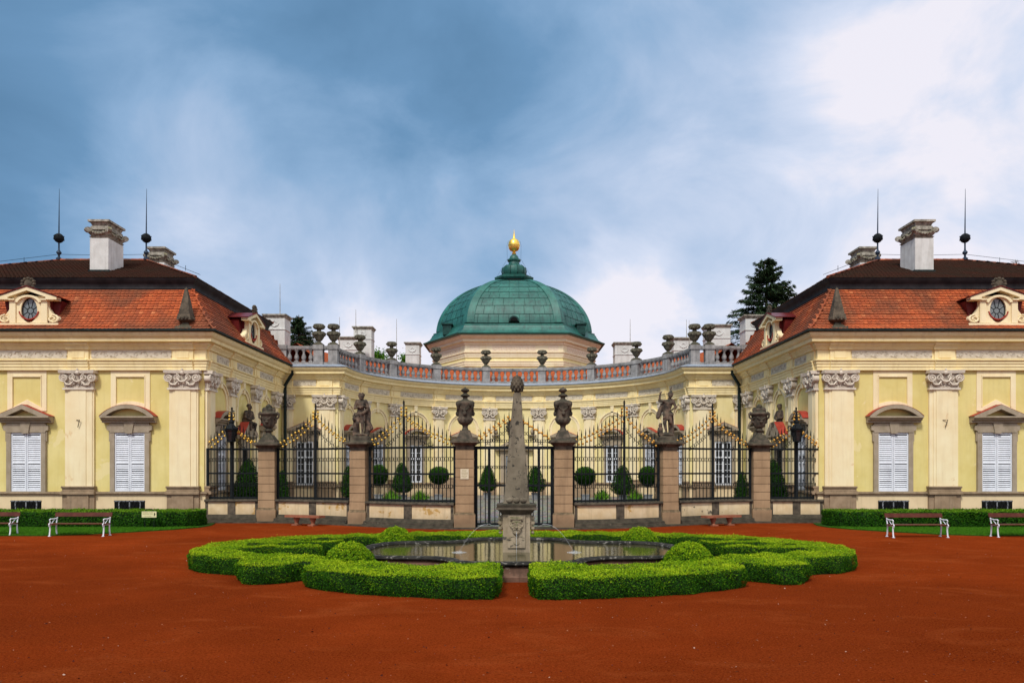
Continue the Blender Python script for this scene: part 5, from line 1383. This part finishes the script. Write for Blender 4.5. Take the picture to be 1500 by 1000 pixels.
# water jets
def jet(p0, vx, vy, vz, T, r0, r1, n=18):
    pts = []; rr = []
    for k in range(n+1):
        t = T*k/n; pts.append((p0[0]+vx*t, p0[1]+vy*t, p0[2]+vz*t-4.9*t*t)); rr.append(r0+(r1-r0)*k/n)
    return MB().tube(pts, rr, 6)
for s in (-1, 1):
    mk('water_jet', jet((FX+s*.64, 19.18, 1.03), s*1.9, -.25, .35, .415, .0055, .0035).mesh('water_jet', JET), F, W0)
    sp_ = MB(); random.seed(5)
    for k in range(40):
        a = random.uniform(0, 2*PI); q = random.uniform(0, .22); sp_.ball((FX+s*1.43+q*math.cos(a), 19.07+q*.6*math.sin(a), .336+random.uniform(0, .05)*(q < .1)), random.uniform(.004, .011), n=5, m=4)
    for q in (.09, .17): sp_.tube([(FX+s*1.43+q*math.cos(R(j*20)), 19.07+q*math.sin(R(j*20)), .338) for j in range(18)], .006, 4, closed=True)
    mk('splash', sp_.mesh('splash', JET), F, W0)
mk('water_jet', jet((FX, 18.98, .86), 0, -.25, 0, .325, .009, .005, 8).mesh('water_jet', JET), F, W0)

# ------------------------------------------------------------------ box hedge parterre
OUT = [(.30,14.15),(1.2,14.2),(2.2,14.45),(3.2,14.75),(4.35,15.45),(4.55,15.75),(4.55,16.55),(4.75,16.55),(5.35,15.95),(5.8,16.0),(6.2,16.55),(6.3,17.35),(6.5,17.4),(7.2,17.6),(7.85,18.1),(8.2,18.9),(8.3,19.9),(8.15,21.1),(7.3,22.3),(5.9,23.25),(4.5,23.85),(3.1,24.3),(1.5,24.65),(.35,24.75),
       (.35,22.75),(1.6,22.75),(1.75,23.35),(3.2,23.15),(4.6,22.75),(5.8,22.35),(6.5,21.95)]
INN = [(7.1,21.5),(6.1,21.45),(5.1,21.5),(4.9,21.35),(5.15,21.1),(6.2,20.95),(7.15,20.85),(7.35,20.5),(7.2,20.15),(6.2,20.15),(5.35,20.15),(5.15,19.95),(5.4,19.75),(6.3,19.72),(7.1,19.62),(7.15,19.1),(6.7,18.55),(5.9,18.2),(5.0,17.95),(4.2,17.45),(3.4,16.7),(2.4,16.2),(1.5,16.05),(1.45,16.5),(.30,16.5)]
PARTS = OUT+INN
for s in (-1, 1):
    poly = [(shx(s*x), y) for x, y in smooth_poly(PARTS, 1)]
    if s > 0: pass
    poly = subdiv(poly, .3)
    P_, Q_, T_ = hedge_points(poly, 0.0, .405, 2900, 3400, amp=.04)
    st_ = rng.integers(0, len(P_), 1500); up_ = P_[st_].copy(); up_ += Q_[st_]*rng.uniform(.01, .05, (1500, 1)); P_ = np.concatenate([P_, up_]); Q_ = np.concatenate([Q_, Q_[st_]]); T_ = np.concatenate([T_, T_[st_]+.1])
    c_ = hedge_core(poly, -.02, .40)
    o = thing('box_hedge', (s*6, 19.4, 0), 'clipped bright green box hedge scroll around the %s half of the fountain' % SIDE[s], 'hedge', 'halves of the box hedge parterre')
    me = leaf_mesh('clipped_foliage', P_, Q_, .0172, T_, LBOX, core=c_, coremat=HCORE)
    mk('clipped_foliage', me, o, W0)
BAL_ = [(-3.72, 17.35, .62), (3.95, 17.35, .62), (-3.35, 21.7, .58), (3.55, 21.7, .58)]
for x, y, r in BAL_:
    P_, Q_, T_ = blob_points((0, 0, .03), r, r, .72, 2600)
    c_ = MB().lathe([(r*.93*math.cos(R(a)), .03+.67*math.sin(R(a))) for a in range(0, 91, 15)], 16)
    lb = 'clipped box dome beside the basin at the %s %s' % ('front' if y < 19 else 'back', 'left' if x < 0 else 'right')
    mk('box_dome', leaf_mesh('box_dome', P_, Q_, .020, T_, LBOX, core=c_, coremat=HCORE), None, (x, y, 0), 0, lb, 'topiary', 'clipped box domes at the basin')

# long hedges under the pavilions, with grass
for s in (-1, 1):
    pl_ = [(30.5, 30.9), (14.0, 30.9), (13.3, 31.15), (13.05, 31.6), (13.05, 32.6), (13.3, 32.85), (30.5, 32.85)]
    poly = subdiv([(s*x, y) for x, y in pl_], .4)
    P_, Q_, T_ = hedge_points(poly, .0, .66, 420, 1000, amp=.03)
    vis = (np.abs(P_[:, 0]) < 26)
    c_ = hedge_core(poly, -.02, .66)
    o = thing('long_hedge', (s*21, 31.8, 0), 'long dark green clipped hedge below the windows of the %s pavilion' % SIDE[s], 'hedge', 'long hedges below the pavilions')
    mk('clipped_foliage', leaf_mesh('clipped_foliage', P_[vis], Q_[vis], .036, T_[vis], LHED, core=c_, coremat=HCORE), o, W0)
    # grass verge
    gp = [(s*x, y) for x, y in [(30.5,27.4),(16.8,27.35),(15.6,27.8),(14.4,28.9),(13.3,30.1),(12.75,31.2),(12.7,32.2),(13.0,33.4),(30.5,33.6)]]
    me = MB().prismz(gp, 0, .03).mesh('grass_verge', surf('turf', (.012,.05,.004), (.02,.08,.006), 5, bump=.01), smooth=0)
    n = 60000; X = rng.uniform(12.6, 24.5, n)*s; Y = rng.uniform(27.3, 31.2, n); k = pip(gp, X, Y); X = X[k]; Y = Y[k]
    Pg = np.stack([X, Y, np.full(len(X), .045)], 1); D = np.tile([0, 0, 1.], (len(X), 1))
    gm_ = leaf_mesh('grass_verge', Pg, np.tile([0, -1., .2], (len(X), 1)), .035, rng.normal(.5, .25, len(X)), LGRS, aspect=.25, spread=.7, direction=D)
    mk('grass', me, None, W0, 0, 'grass verge in front of the hedge by the %s pavilion' % SIDE[s], 'grass', None, 'stuff')
    mk('grass_blades', gm_, None, W0, 0, 'short green grass blades on the verge by the %s pavilion' % SIDE[s], 'grass', None, 'stuff')

# sign in front of the left hedge
S = thing('direction_sign', ((218.5-753)*30.5/FP, 30.5, 0), 'small cream sign with black arrow on a wire stand before the left hedge', 'sign')
mk('board', MB().box(-.29, .29, -.012, .012, .46, .70).mesh('board', SGN), S)
t = MB(); random.seed(9)
for z, x0, x1, h in ((.655,-.25,-.03,.022),(.655,.0,.15,.022),(.60,-.25,.0,.018),(.60,.03,.15,.018),(.505,-.17,.11,.016)):
    x = x0
    while x < x1-.015: l = random.uniform(.012, .022); t.box(x, min(x1, x+l), -.016, -.012, z-h/2, z+h/2); x += l+.006
mk('writing', t.mesh('writing', INKL), S)
mk('arrow', MB().prism([(.20,.50),(.255,.585),(.20,.67)], -.017, -.012).mesh('arrow', INK), S)
st = MB(); st.tube([(-.18,.02,0),(-.18,.02,.66),(-.15,.02,.74),(-.08,.02,.79),(.0,.02,.80),(.08,.02,.79),(.15,.02,.74),(.18,.02,.66),(.18,.02,0)], .012, 5); mk('stand', st.mesh('stand', IRN), S)

# ------------------------------------------------------------------ benches
def bench_end():
    m = MB()
    m.tube([(0,.26,0),(0,.22,.12),(0,.20,.30),(0,.20,.42)], .028, 6); m.tube([(0,.20,.42),(0,.26,.62),(0,.33,.84)], .024, 6)     # rear leg and back
    m.tube([(0,-.24,0),(0,-.21,.10),(0,-.19,.25),(0,-.20,.42)], .028, 6); m.tube([(0,-.20,.42),(0,.20,.42)], .026, 6)
    m.tube([(0,-.20,.42),(0,-.19,.55),(0,-.22,.60),(0,-.17,.63),(0,.02,.62),(0,.27,.64)], .022, 6); m.tube([(0,-.24,.36),(0,-.27,.43),(0,-.24,.47)], .022, 6)
    m.tube([(0,-.15,.42),(0,-.02,.52),(0,.12,.61)], .014, 5); m.box(-.04, .04, -.27, -.19, 0, .02); m.box(-.04, .04, .22, .30, 0, .02)
    return m.mesh('end_frame', WHT)
def bench(x, y, rz, label):
    o = thing('park_bench', (x, y, 0), label, 'bench', 'park benches along the hedges', rz); o.scale = (.90, .95, .97)
    for sx in (-1.06, 1.06): e = mk('end_frame', cached('be', bench_end), o); e.location.x = sx
    def seat():
        m = MB()
        for k in range(5): m.box(-1.14, 1.14, -.24+.092*k, -.24+.092*k+.072, .44, .468)
        return m.mesh('seat', WOD)
    def back():
        m = MB(); m.add([(-1.14,.235,.70),(1.14,.235,.70),(1.14,.285,.85),(-1.14,.285,.85),(-1.14,.262,.69),(1.14,.262,.69),(1.14,.312,.84),(-1.14,.312,.84)], [(0,1,2,3),(7,6,5,4),(0,4,5,1),(1,5,6,2),(2,6,7,3),(3,7,4,0)])
        return m.mesh('backrest', WOD)
    mk('seat', cached('bs', seat), o); mk('backrest', cached('bb', back), o)
bench(-15.52, 27.45, 0, 'white and brown park bench nearer the sign, before the left hedge')
bench(-18.95, 27.6, .02, 'white and brown park bench cut off at the left edge of the picture')
bench(14.15, 26.95, .015, 'white and brown park bench on the right nearest to the fence, before the right hedge')
bench(17.9, 27.05, -.03, 'white and brown park bench cut off at the right edge of the picture')
def stone_bench(x, y, rz, label):
    o = thing('stone_bench', (x, y, 0), label, 'bench', 'stone benches at the foot of the fence', rz)
    mk('seat', cached('sbs', lambda: MB().box(-.88, .88, -.22, .22, .34, .43).mesh('seat', TER)), o)
    def leg():
        m = MB(); m.box(-.14, .14, -.17, .17, 0, .05); m.lathe([(.10,.05),(.07,.10),(.09,.18),(.125,.26),(.13,.30),(.12,.34)], 10, sy=1.2); return m.mesh('leg', TER)
    for sx in (-.42, .42): l = mk('leg', cached('sbl', leg), o); l.location.x = sx
stone_bench((445-753)*32.2/FP, 32.35, slope(-8.8), 'low reddish stone bench at the foot of the left fence wall')
stone_bench((1058-753)*32.2/FP, 32.35, slope(8.8), 'low reddish stone bench at the foot of the right fence wall')

# ------------------------------------------------------------------ topiary and plants in the court
def topiary(px, ytop, ybot, wpx, d, shape, label, pot=True, zg=.38):
    random.seed(px); k = d/FP; x = (px-CX)*k; lean = random.uniform(-.05, .05); squash = random.uniform(.9, 1.1); zt = CAMZ+(684-ytop)*k; zb = CAMZ+(684-ybot)*k-(.1 if shape == 'ball' else 0); r = wpx*k/2
    if ybot is None: zb = zg
    h = (zt-zb)
    o = thing('topiary_tree', (x, d, zg), label, 'topiary', 'clipped trees in the court')
    if shape == 'cone':
        n = int(1500*h*r*4); t = rng.beta(1.1, 1.4, n); a = rng.uniform(0, 2*PI, n)
        pr = lambda t: r*(np.clip(1-t, 0, 1)**.55)*np.clip((t+.04)/.24, 0, 1)**.5*1.10
        rr = pr(t)*(1+.10*lump(a*2+px, t*5+px, a))+rng.normal(0, .035, n)
        P_ = np.stack([rr*np.cos(a)*squash+lean*t*h, rr*np.sin(a), zb-zg+t*h], 1); Q_ = np.stack([np.cos(a), np.sin(a), .45+0*a], 1)
        T_ = rng.normal(.45, .18, n)+.12*lump(a*3, t*8, a)
        c_ = MB().lathe([(max(.01, float(pr(np.array(q/12)))*.80), zb-zg+h*.97*q/12) for q in range(13)], 14)
    else:
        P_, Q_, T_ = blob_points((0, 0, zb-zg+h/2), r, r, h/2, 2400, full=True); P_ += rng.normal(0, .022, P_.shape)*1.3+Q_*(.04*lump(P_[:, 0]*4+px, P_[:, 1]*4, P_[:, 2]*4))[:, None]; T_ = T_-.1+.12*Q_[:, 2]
        c_ = MB().ball((0, 0, zb-zg+h/2), r*.88, sz=h/2/r, n=14, m=10)
    mk('crown', leaf_mesh('crown', P_, Q_, .03, T_, LTOP, core=c_, coremat=HCORE), o)
    if pot:
        hz = .42
        mk('pot', MB().tbox(0, 0, 0, hz, .20, .20, .24, .24).tbox(0, 0, hz, hz+.04, .27, .27, .27, .27).mesh('pot', ZNC), o)
        mk('trunk', MB().tube([(0, 0, hz), (.01, 0, zb-zg+.2)], .035, 6).mesh('trunk', BRK), o)
    else: mk('trunk', MB().tube([(0, 0, 0), (0, 0, zb-zg+.2)], .05, 6).mesh('trunk', BRK), o)
topiary(362, 672, 737, 42, 36.6, 'cone', 'large clipped cone tree behind the short railing at the left pavilion', False, .15)
topiary(1133, 673, 737, 42, 36.6, 'cone', 'large clipped cone tree behind the short railing at the right pavilion', False, .15)
topiary(414, 688, 735, 20, 37.5, 'cone', 'small dark cone bush peeping out beside the left outer pier', False, .15)
topiary(1086, 690, 735, 20, 37.5, 'cone', 'small dark cone bush peeping out beside the right outer pier', False, .15)
topiary(512, 682, 728, 24, 44, 'cone', 'dark cone shrub half hidden by the left statue pier', True, .25)
topiary(555, 681, 708, 25, 47, 'ball', 'round clipped ball tree just right of the left statue pier', True, .33)
topiary(590, 677, 721, 33, 46, 'cone', 'broad clipped cone tree in the middle of the panel left of the gate', True, .33)
topiary(643, 684, 706, 28, 47, 'ball', 'round clipped ball tree left of the left gate pier', True, .33)
topiary(714, 681, 719, 29, 49, 'cone', 'clipped cone tree in zinc pot seen through the left gate leaf', True, .36)
topiary(784, 682, 720, 29, 49, 'cone', 'clipped cone tree in zinc pot seen through the right gate leaf', True, .36)
topiary(857, 684, 708, 29, 47, 'ball', 'round clipped ball tree right of the right gate pier', True, .33)
topiary(912, 681, 724, 33, 46, 'cone', 'broad clipped cone tree in the middle of the panel right of the gate', True, .33)
topiary(949, 683, 709, 26, 47, 'ball', 'round clipped ball tree just left of the right statue pier', True, .33)
def fern(px, d, w, h, label):
    k = d/FP; x = (px-CX)*k; n = 260; a = rng.uniform(0, 2*PI, n); q = rng.uniform(0, 1, n)
    P_ = np.stack([w*q*np.cos(a)*.5, w*q*np.sin(a)*.5, h*(.25+.6*np.sqrt(1-q*q*.8)*rng.uniform(.4, 1, n))], 1)
    D = np.stack([np.cos(a)*q*.7, np.sin(a)*q*.7, 1-.4*q], 1); Q_ = np.stack([np.cos(a), np.sin(a), .3+0*a], 1)
    mk('leafy_plant', leaf_mesh('leafy_plant', P_, Q_, h*.40, rng.uniform(0, 1, n), LFRN, aspect=.07, spread=.4, direction=D), None, (x, d, .3), 0, label, 'plant', 'leafy plants in the court')
fern(574, 44.5, 1.1, .75, 'light green leafy plant left of the broad cone tree, left of the gate')
fern(615, 44.5, 1.1, .75, 'light green leafy plant right of the broad cone tree, left of the gate')
fern(882, 44.5, 1.0, .8, 'light green leafy plant left of the broad cone tree, right of the gate')
fern(930, 44.5, 1.1, .75, 'light green leafy plant right of the broad cone tree, right of the gate')
# stone troughs / dark bench against the curved wall
m = MB()
for s in (-1, 1):
    o = thing('stone_block', (s*4.6, 52.2, .35), 'brown stone block against the curved wall on the %s of the doorway' % SIDE[s], 'stone block', 'brown stone blocks')
    mk('block', MB().box(-.9, .9, -.25, .25, 0, 1.35).tbox(0, 0, 1.35, 1.42, .95, .3, .9, .25).mesh('block', SND), o)

# ------------------------------------------------------------------ trees
def spruce(px, ytop, ybase, wpx, d, label, seed, dens=1.0):
    random.seed(seed); k = d/FP; x0 = (px-CX)*k; zt = CAMZ+(684-ytop)*k; Rm = wpx*k/2; zlow = CAMZ+(684-ybase)*k
    o = thing('spruce_tree', (x0, d, 0), label, 'tree')
    mk('trunk', MB().tube([(0,0,0),(0,0,zt*.6),(.05,0,zt)], [.38,.25,.03], 8).mesh('trunk', BRK), o)
    br = MB(); Ps = []; Qs = []; Ds = []; Ts = []
    z = zt-.3; H_ = zt-zlow
    while z > zlow-2:
        t = (zt-z)/H_; nb_ = random.randint(3, 5) if t < .15 else random.randint(4, 7)
        for b in range(nb_):
            a = random.uniform(0, 2*PI); l = Rm*(.10+.95*min(1, t)**.85)*random.uniform(.55, 1.15); up_ = .55-.65*t
            pts = [(l*u*math.cos(a), l*u*math.sin(a), z+l*(up_*u*.6-.35*u*u*(.4+t)+.22*u**3)) for u in (0, .25, .5, .75, 1)]
            br.tube(pts, .05, 4, .012)
            m_ = int(34*dens*l/max(Rm, 1)+9)
            for _ in range(m_*3):
                u = random.uniform(.12, 1)**.8; i = min(3, int(u*4)); f = u*4-i; p = Vector(pts[i]).lerp(Vector(pts[i+1]), f)
                w = (.10+.55*(1-abs(u-.55)))*l*.28; sd = random.uniform(-1, 1)
                q = p+Vector((-math.sin(a)*sd*w, math.cos(a)*sd*w, -random.uniform(0, .30)*(.5+l*.12)))
                Ps.append(q); Qs.append((-math.sin(a)*.4, math.cos(a)*.4, 1.0)); Ds.append((math.cos(a), math.sin(a), -.35 if random.random() < .6 else -1.2)); Ts.append(random.gauss(.5, .2)+.25*(u-.5))
        z -= random.uniform(.18, .36)*(H_/9)
    mk('branches', br.mesh('branches', BRK), o)
    mk('crown', leaf_mesh('crown', Ps, Qs, .16*Rm/3.2, Ts, LSPR, aspect=.22, spread=.6, direction=Ds), o)
spruce(1122, 379, 505, 150, 78, 'tall dark spruce tree behind the right end of the balustrade', 4, 1.7)
spruce(437, 461, 512, 66, 78, 'small dark spruce tree behind the left chimney', 5, 1.4)
def bare_tree(px, ytop, d, wpx, label, seed, leaves=False):
    random.seed(seed); k = d/FP; x0 = (px-CX)*k; zt = CAMZ+(684-ytop)*k; o = thing('leafy_tree' if leaves else 'bare_tree', (x0, d, 0), label, 'tree')
    m = MB(); tips = []
    def grow(p, dr, l, r, dep):
        q = p+dr*l; m.tube([p, p+dr*l*.5+Vector((random.uniform(-.1, .1), 0, 0))*l, q], r, 4, r*.6)
        if dep == 0: tips.append(q); return
        for _ in range(3):
            nd = (dr+Vector((random.uniform(-.7, .7), random.uniform(-.5, .5), random.uniform(-.1, .35)))).normalized(); grow(q, nd, l*random.uniform(.55, .8), r*.58, dep-1)
    zz = zt-wpx*k*1.2; m.tube([(0,0,0),(0,0,zz)], .16, 6, .10)
    grow(Vector((0,0,zz)), Vector((0,0,1)), wpx*k*.42, .06, 4)
    mk('trunk', m.mesh('trunk', BRK), o)
    if leaves:
        P_ = np.array([tuple(t_) for t_ in tips for _ in range(26)])+rng.normal(0, .35, (len(tips)*26, 3)); mk('crown', leaf_mesh('crown', P_, np.tile([0,0,1.], (len(P_), 1)), .11, rng.uniform(0, 1, len(P_)), LFRN, spread=1.5), o)
bare_tree(378, 468, 70, 40, 'thin bare tree behind the left pavilion roof', 8)
bare_tree(556, 519, 85, 30, 'light green leafy tree behind the balustrade, left of the dome', 9, True)
bare_tree(598, 524, 85, 18, 'small light green tree top just left of the chimney by the dome', 10, True)
bare_tree(1490, 378, 72, 24, 'thin branchy tree top above the right pavilion roof', 11)

# ------------------------------------------------------------------ ground
gm2 = MB(); gm2.add([(-400,-200,0),(400,-200,0),(400,600,0),(-400,600,0)], [(0,1,2,3)])
mk('ground', gm2.mesh('ground', GRV, smooth=0), None, W0, kind='structure')
# loose grit, pale pebbles and a few blown leaves on the forecourt
n = 3600; Yp = 5.5+24*rng.uniform(0, 1, n)**1.3; Xp = rng.uniform(-1, 1, n)*Yp*.72
Pp = np.stack([Xp, Yp, np.full(n, .006)], 1)
mk('loose_grit', leaf_mesh('loose_grit', Pp, np.tile([0, 0, 1.], (n, 1)), rng.uniform(.006, .02, n), rng.uniform(0, 1, n)**2.2, leafmat('grit', [(0, (.06,.012,.006)), (.35, (.26,.06,.02)), (.85, (.34,.13,.06)), (1, (.55,.40,.30))]), aspect=.8, spread=.5), None, W0, 0, 'loose pale grit and small stones scattered over the red forecourt', 'gravel', None, 'stuff')
ct = MB(); xs = [-13.75+27.5*i/40 for i in range(41)]; ys = [0, .25, 2, 5, 9, 14, 26]; zs = [.055, .06, .10, .20, .34, .40, .42]
for j in range(7):
    for x in xs: ct.v.append((x, fy(x)+.15+ys[j], zs[j]))
for j in range(6):
    for i in range(40): ct.f.append((j*41+i, j*41+i+1, (j+1)*41+i+1, (j+1)*41+i)); ct.t.append(.5)
mk('court_paving', ct.mesh('court_paving', COB), None, W0, kind='structure')

# ------------------------------------------------------------------ world, sun, camera
SUN_EL, SUN_AZ = R(50), R(200)      # compass direction from +Y clockwise: behind the camera, slightly to the left
SKO = (4.4, 8.8, 3.1)
w = bpy.data.worlds.new('World'); sc.world = w; w.use_nodes = True; nt = w.node_tree; bg = nt.nodes['Background']
sky = nt.nodes.new('ShaderNodeTexSky'); sky.sky_type = 'NISHITA'; sky.sun_disc = False; sky.sun_elevation = SUN_EL; sky.sun_rotation = SUN_AZ
tc = nt.nodes.new('ShaderNodeTexCoord'); V = tc.outputs['Generated']
sep = nt.nodes.new('ShaderNodeSeparateXYZ'); L(nt, V, sep.inputs[0])
zc = math_(nt, 'ADD', math_(nt, 'MAXIMUM', sep.outputs[2], 0.0), .16)
cmb = nt.nodes.new('ShaderNodeCombineXYZ'); L(nt, math_(nt, 'DIVIDE', sep.outputs[0], zc), cmb.inputs[0]); L(nt, math_(nt, 'DIVIDE', sep.outputs[1], zc), cmb.inputs[1])
CP = cmb.outputs[0]
off = nt.nodes.new('ShaderNodeMapping'); off.inputs['Location'].default_value = SKO; off.inputs['Rotation'].default_value = (0, R(18), 0); off.inputs['Scale'].default_value = (1.0, 1.0, 1.45)
L(nt, V, off.inputs['Vector'])
n1 = noise(nt, off.outputs[0], 1.5, 3, .45, .35); n2 = noise(nt, off.outputs[0], 4.2, 9, .56, .4)
elev = sep.outputs[2]
wn = N(nt, 'ShaderNodeTexNoise', Scale=7.0, Detail=6, Roughness=.6); L(nt, V, wn.inputs['Vector']); WN = wn.outputs['Color']
def bl(px, py, r, a): return ((px-753)/1125, (684-py)/1125, r, a)
SKB = [bl(330,210,.20,.22), bl(520,240,.26,.34), bl(680,330,.24,.14), bl(330,425,.10,.34), bl(470,470,.16,.26), bl(620,480,.16,.18), bl(1010,300,.30,.03), bl(1400,230,.36,.22), bl(1250,130,.26,.14), bl(1320,60,.14,.10),
       bl(950,470,.22,.25), bl(640,110,.32,-.24), bl(40,200,.32,-.12), bl(470,400,.10,-.28), bl(150,330,.14,-.16), bl(900,300,.05,-.2), bl(1060,400,.06,-.18)]
grad = math_(nt, 'ADD', math_(nt, 'MULTIPLY', sep.outputs[0], .50), math_(nt, 'MULTIPLY', elev, -.75))
dens = math_(nt, 'ADD', math_(nt, 'ADD', grad, math_(nt, 'MULTIPLY', math_(nt, 'SUBTRACT', n1, .5), .9)), math_(nt, 'MULTIPLY', math_(nt, 'SUBTRACT', n2, .5), .85))
low = ramp(nt, elev, [(.12, .20), (.26, 0.)])
low = math_(nt, 'MULTIPLY', low, ramp(nt, noise(nt, mapping(nt, V, (1, 1, 1.8)), 5.0, 6, .52, .2), [(.36, 0.), (.62, 1.)]))
# broad cloud masses and breaks at fixed bearings of the sky
for bx, bz, br, ba in SKB:
    dv = Vector((bx, 1, bz)).normalized(); vm = nt.nodes.new('ShaderNodeVectorMath'); vm.operation = 'DISTANCE'; vm.inputs[1].default_value = dv
    wv = mixc(nt, .09, V, WN); L(nt, wv, vm.inputs[0])
    mr = nt.nodes.new('ShaderNodeMapRange'); mr.interpolation_type = 'SMOOTHERSTEP'; L(nt, vm.outputs['Value'], mr.inputs['Value'])
    mr.inputs['From Min'].default_value = 0; mr.inputs['From Max'].default_value = br; mr.inputs['To Min'].default_value = ba; mr.inputs['To Max'].default_value = 0
    dens = math_(nt, 'ADD', dens, mr.outputs[0])
dens = math_(nt, 'ADD', math_(nt, 'ADD', dens, low), .89)
cl = ramp(nt, dens, [(0.0, (.10,.22,.38)), (.30, (.15,.30,.50)), (.52, (.27,.43,.65)), (.74, (.46,.58,.78)), (.90, (.66,.73,.89)), (1.0, (.87,.85,.93))])
cl10 = mixc(nt, 1.0, cl, (10.4, 10.4, 10.4), 'MULTIPLY')
mx = mixc(nt, .95, sky.outputs[0], cl10)
# unseen sky overhead and behind the camera, brightened as added fill light
back = ramp(nt, math_(nt, 'ADD', math_(nt, 'MULTIPLY', sep.outputs[1], -1.0), math_(nt, 'MULTIPLY', math_(nt, 'SUBTRACT', sep.outputs[2], .62), 3.0)), [(.0, 0.), (.6, 1.)])
mx = mixc(nt, back, mx, (12.5, 12.4, 12.4))
L(nt, mx, bg.inputs['Color']); bg.inputs['Strength'].default_value = .1
sl = bpy.data.lights.new('Sun', 'SUN'); sl.energy = 2.7; sl.angle = R(9); sl.color = (1, .96, .9)
so_ = bpy.data.objects.new('Sun', sl); COL.objects.link(so_)
d = Vector((math.sin(SUN_AZ)*math.cos(SUN_EL), math.cos(SUN_AZ)*math.cos(SUN_EL), math.sin(SUN_EL)))
so_.rotation_euler = d.to_track_quat('Z', 'Y').to_euler()
cam = bpy.data.cameras.new('Camera'); co = bpy.data.objects.new('Camera', cam); COL.objects.link(co)
co.location = (0, 0, CAMZ); co.rotation_euler = (R(90), 0, 0)
cam.sensor_width = 36; cam.lens = 36*FP/1500; cam.shift_y = 184/1500; cam.shift_x = -3/1500; cam.clip_end = 3000; cam.clip_start = .1
sc.camera = co
sc.view_settings.view_transform = 'Standard'; sc.view_settings.look = 'None'; sc.view_settings.exposure = 0; sc.view_settings.gamma = 1
sc.cycles.max_bounces = 6; sc.cycles.use_adaptive_sampling = True
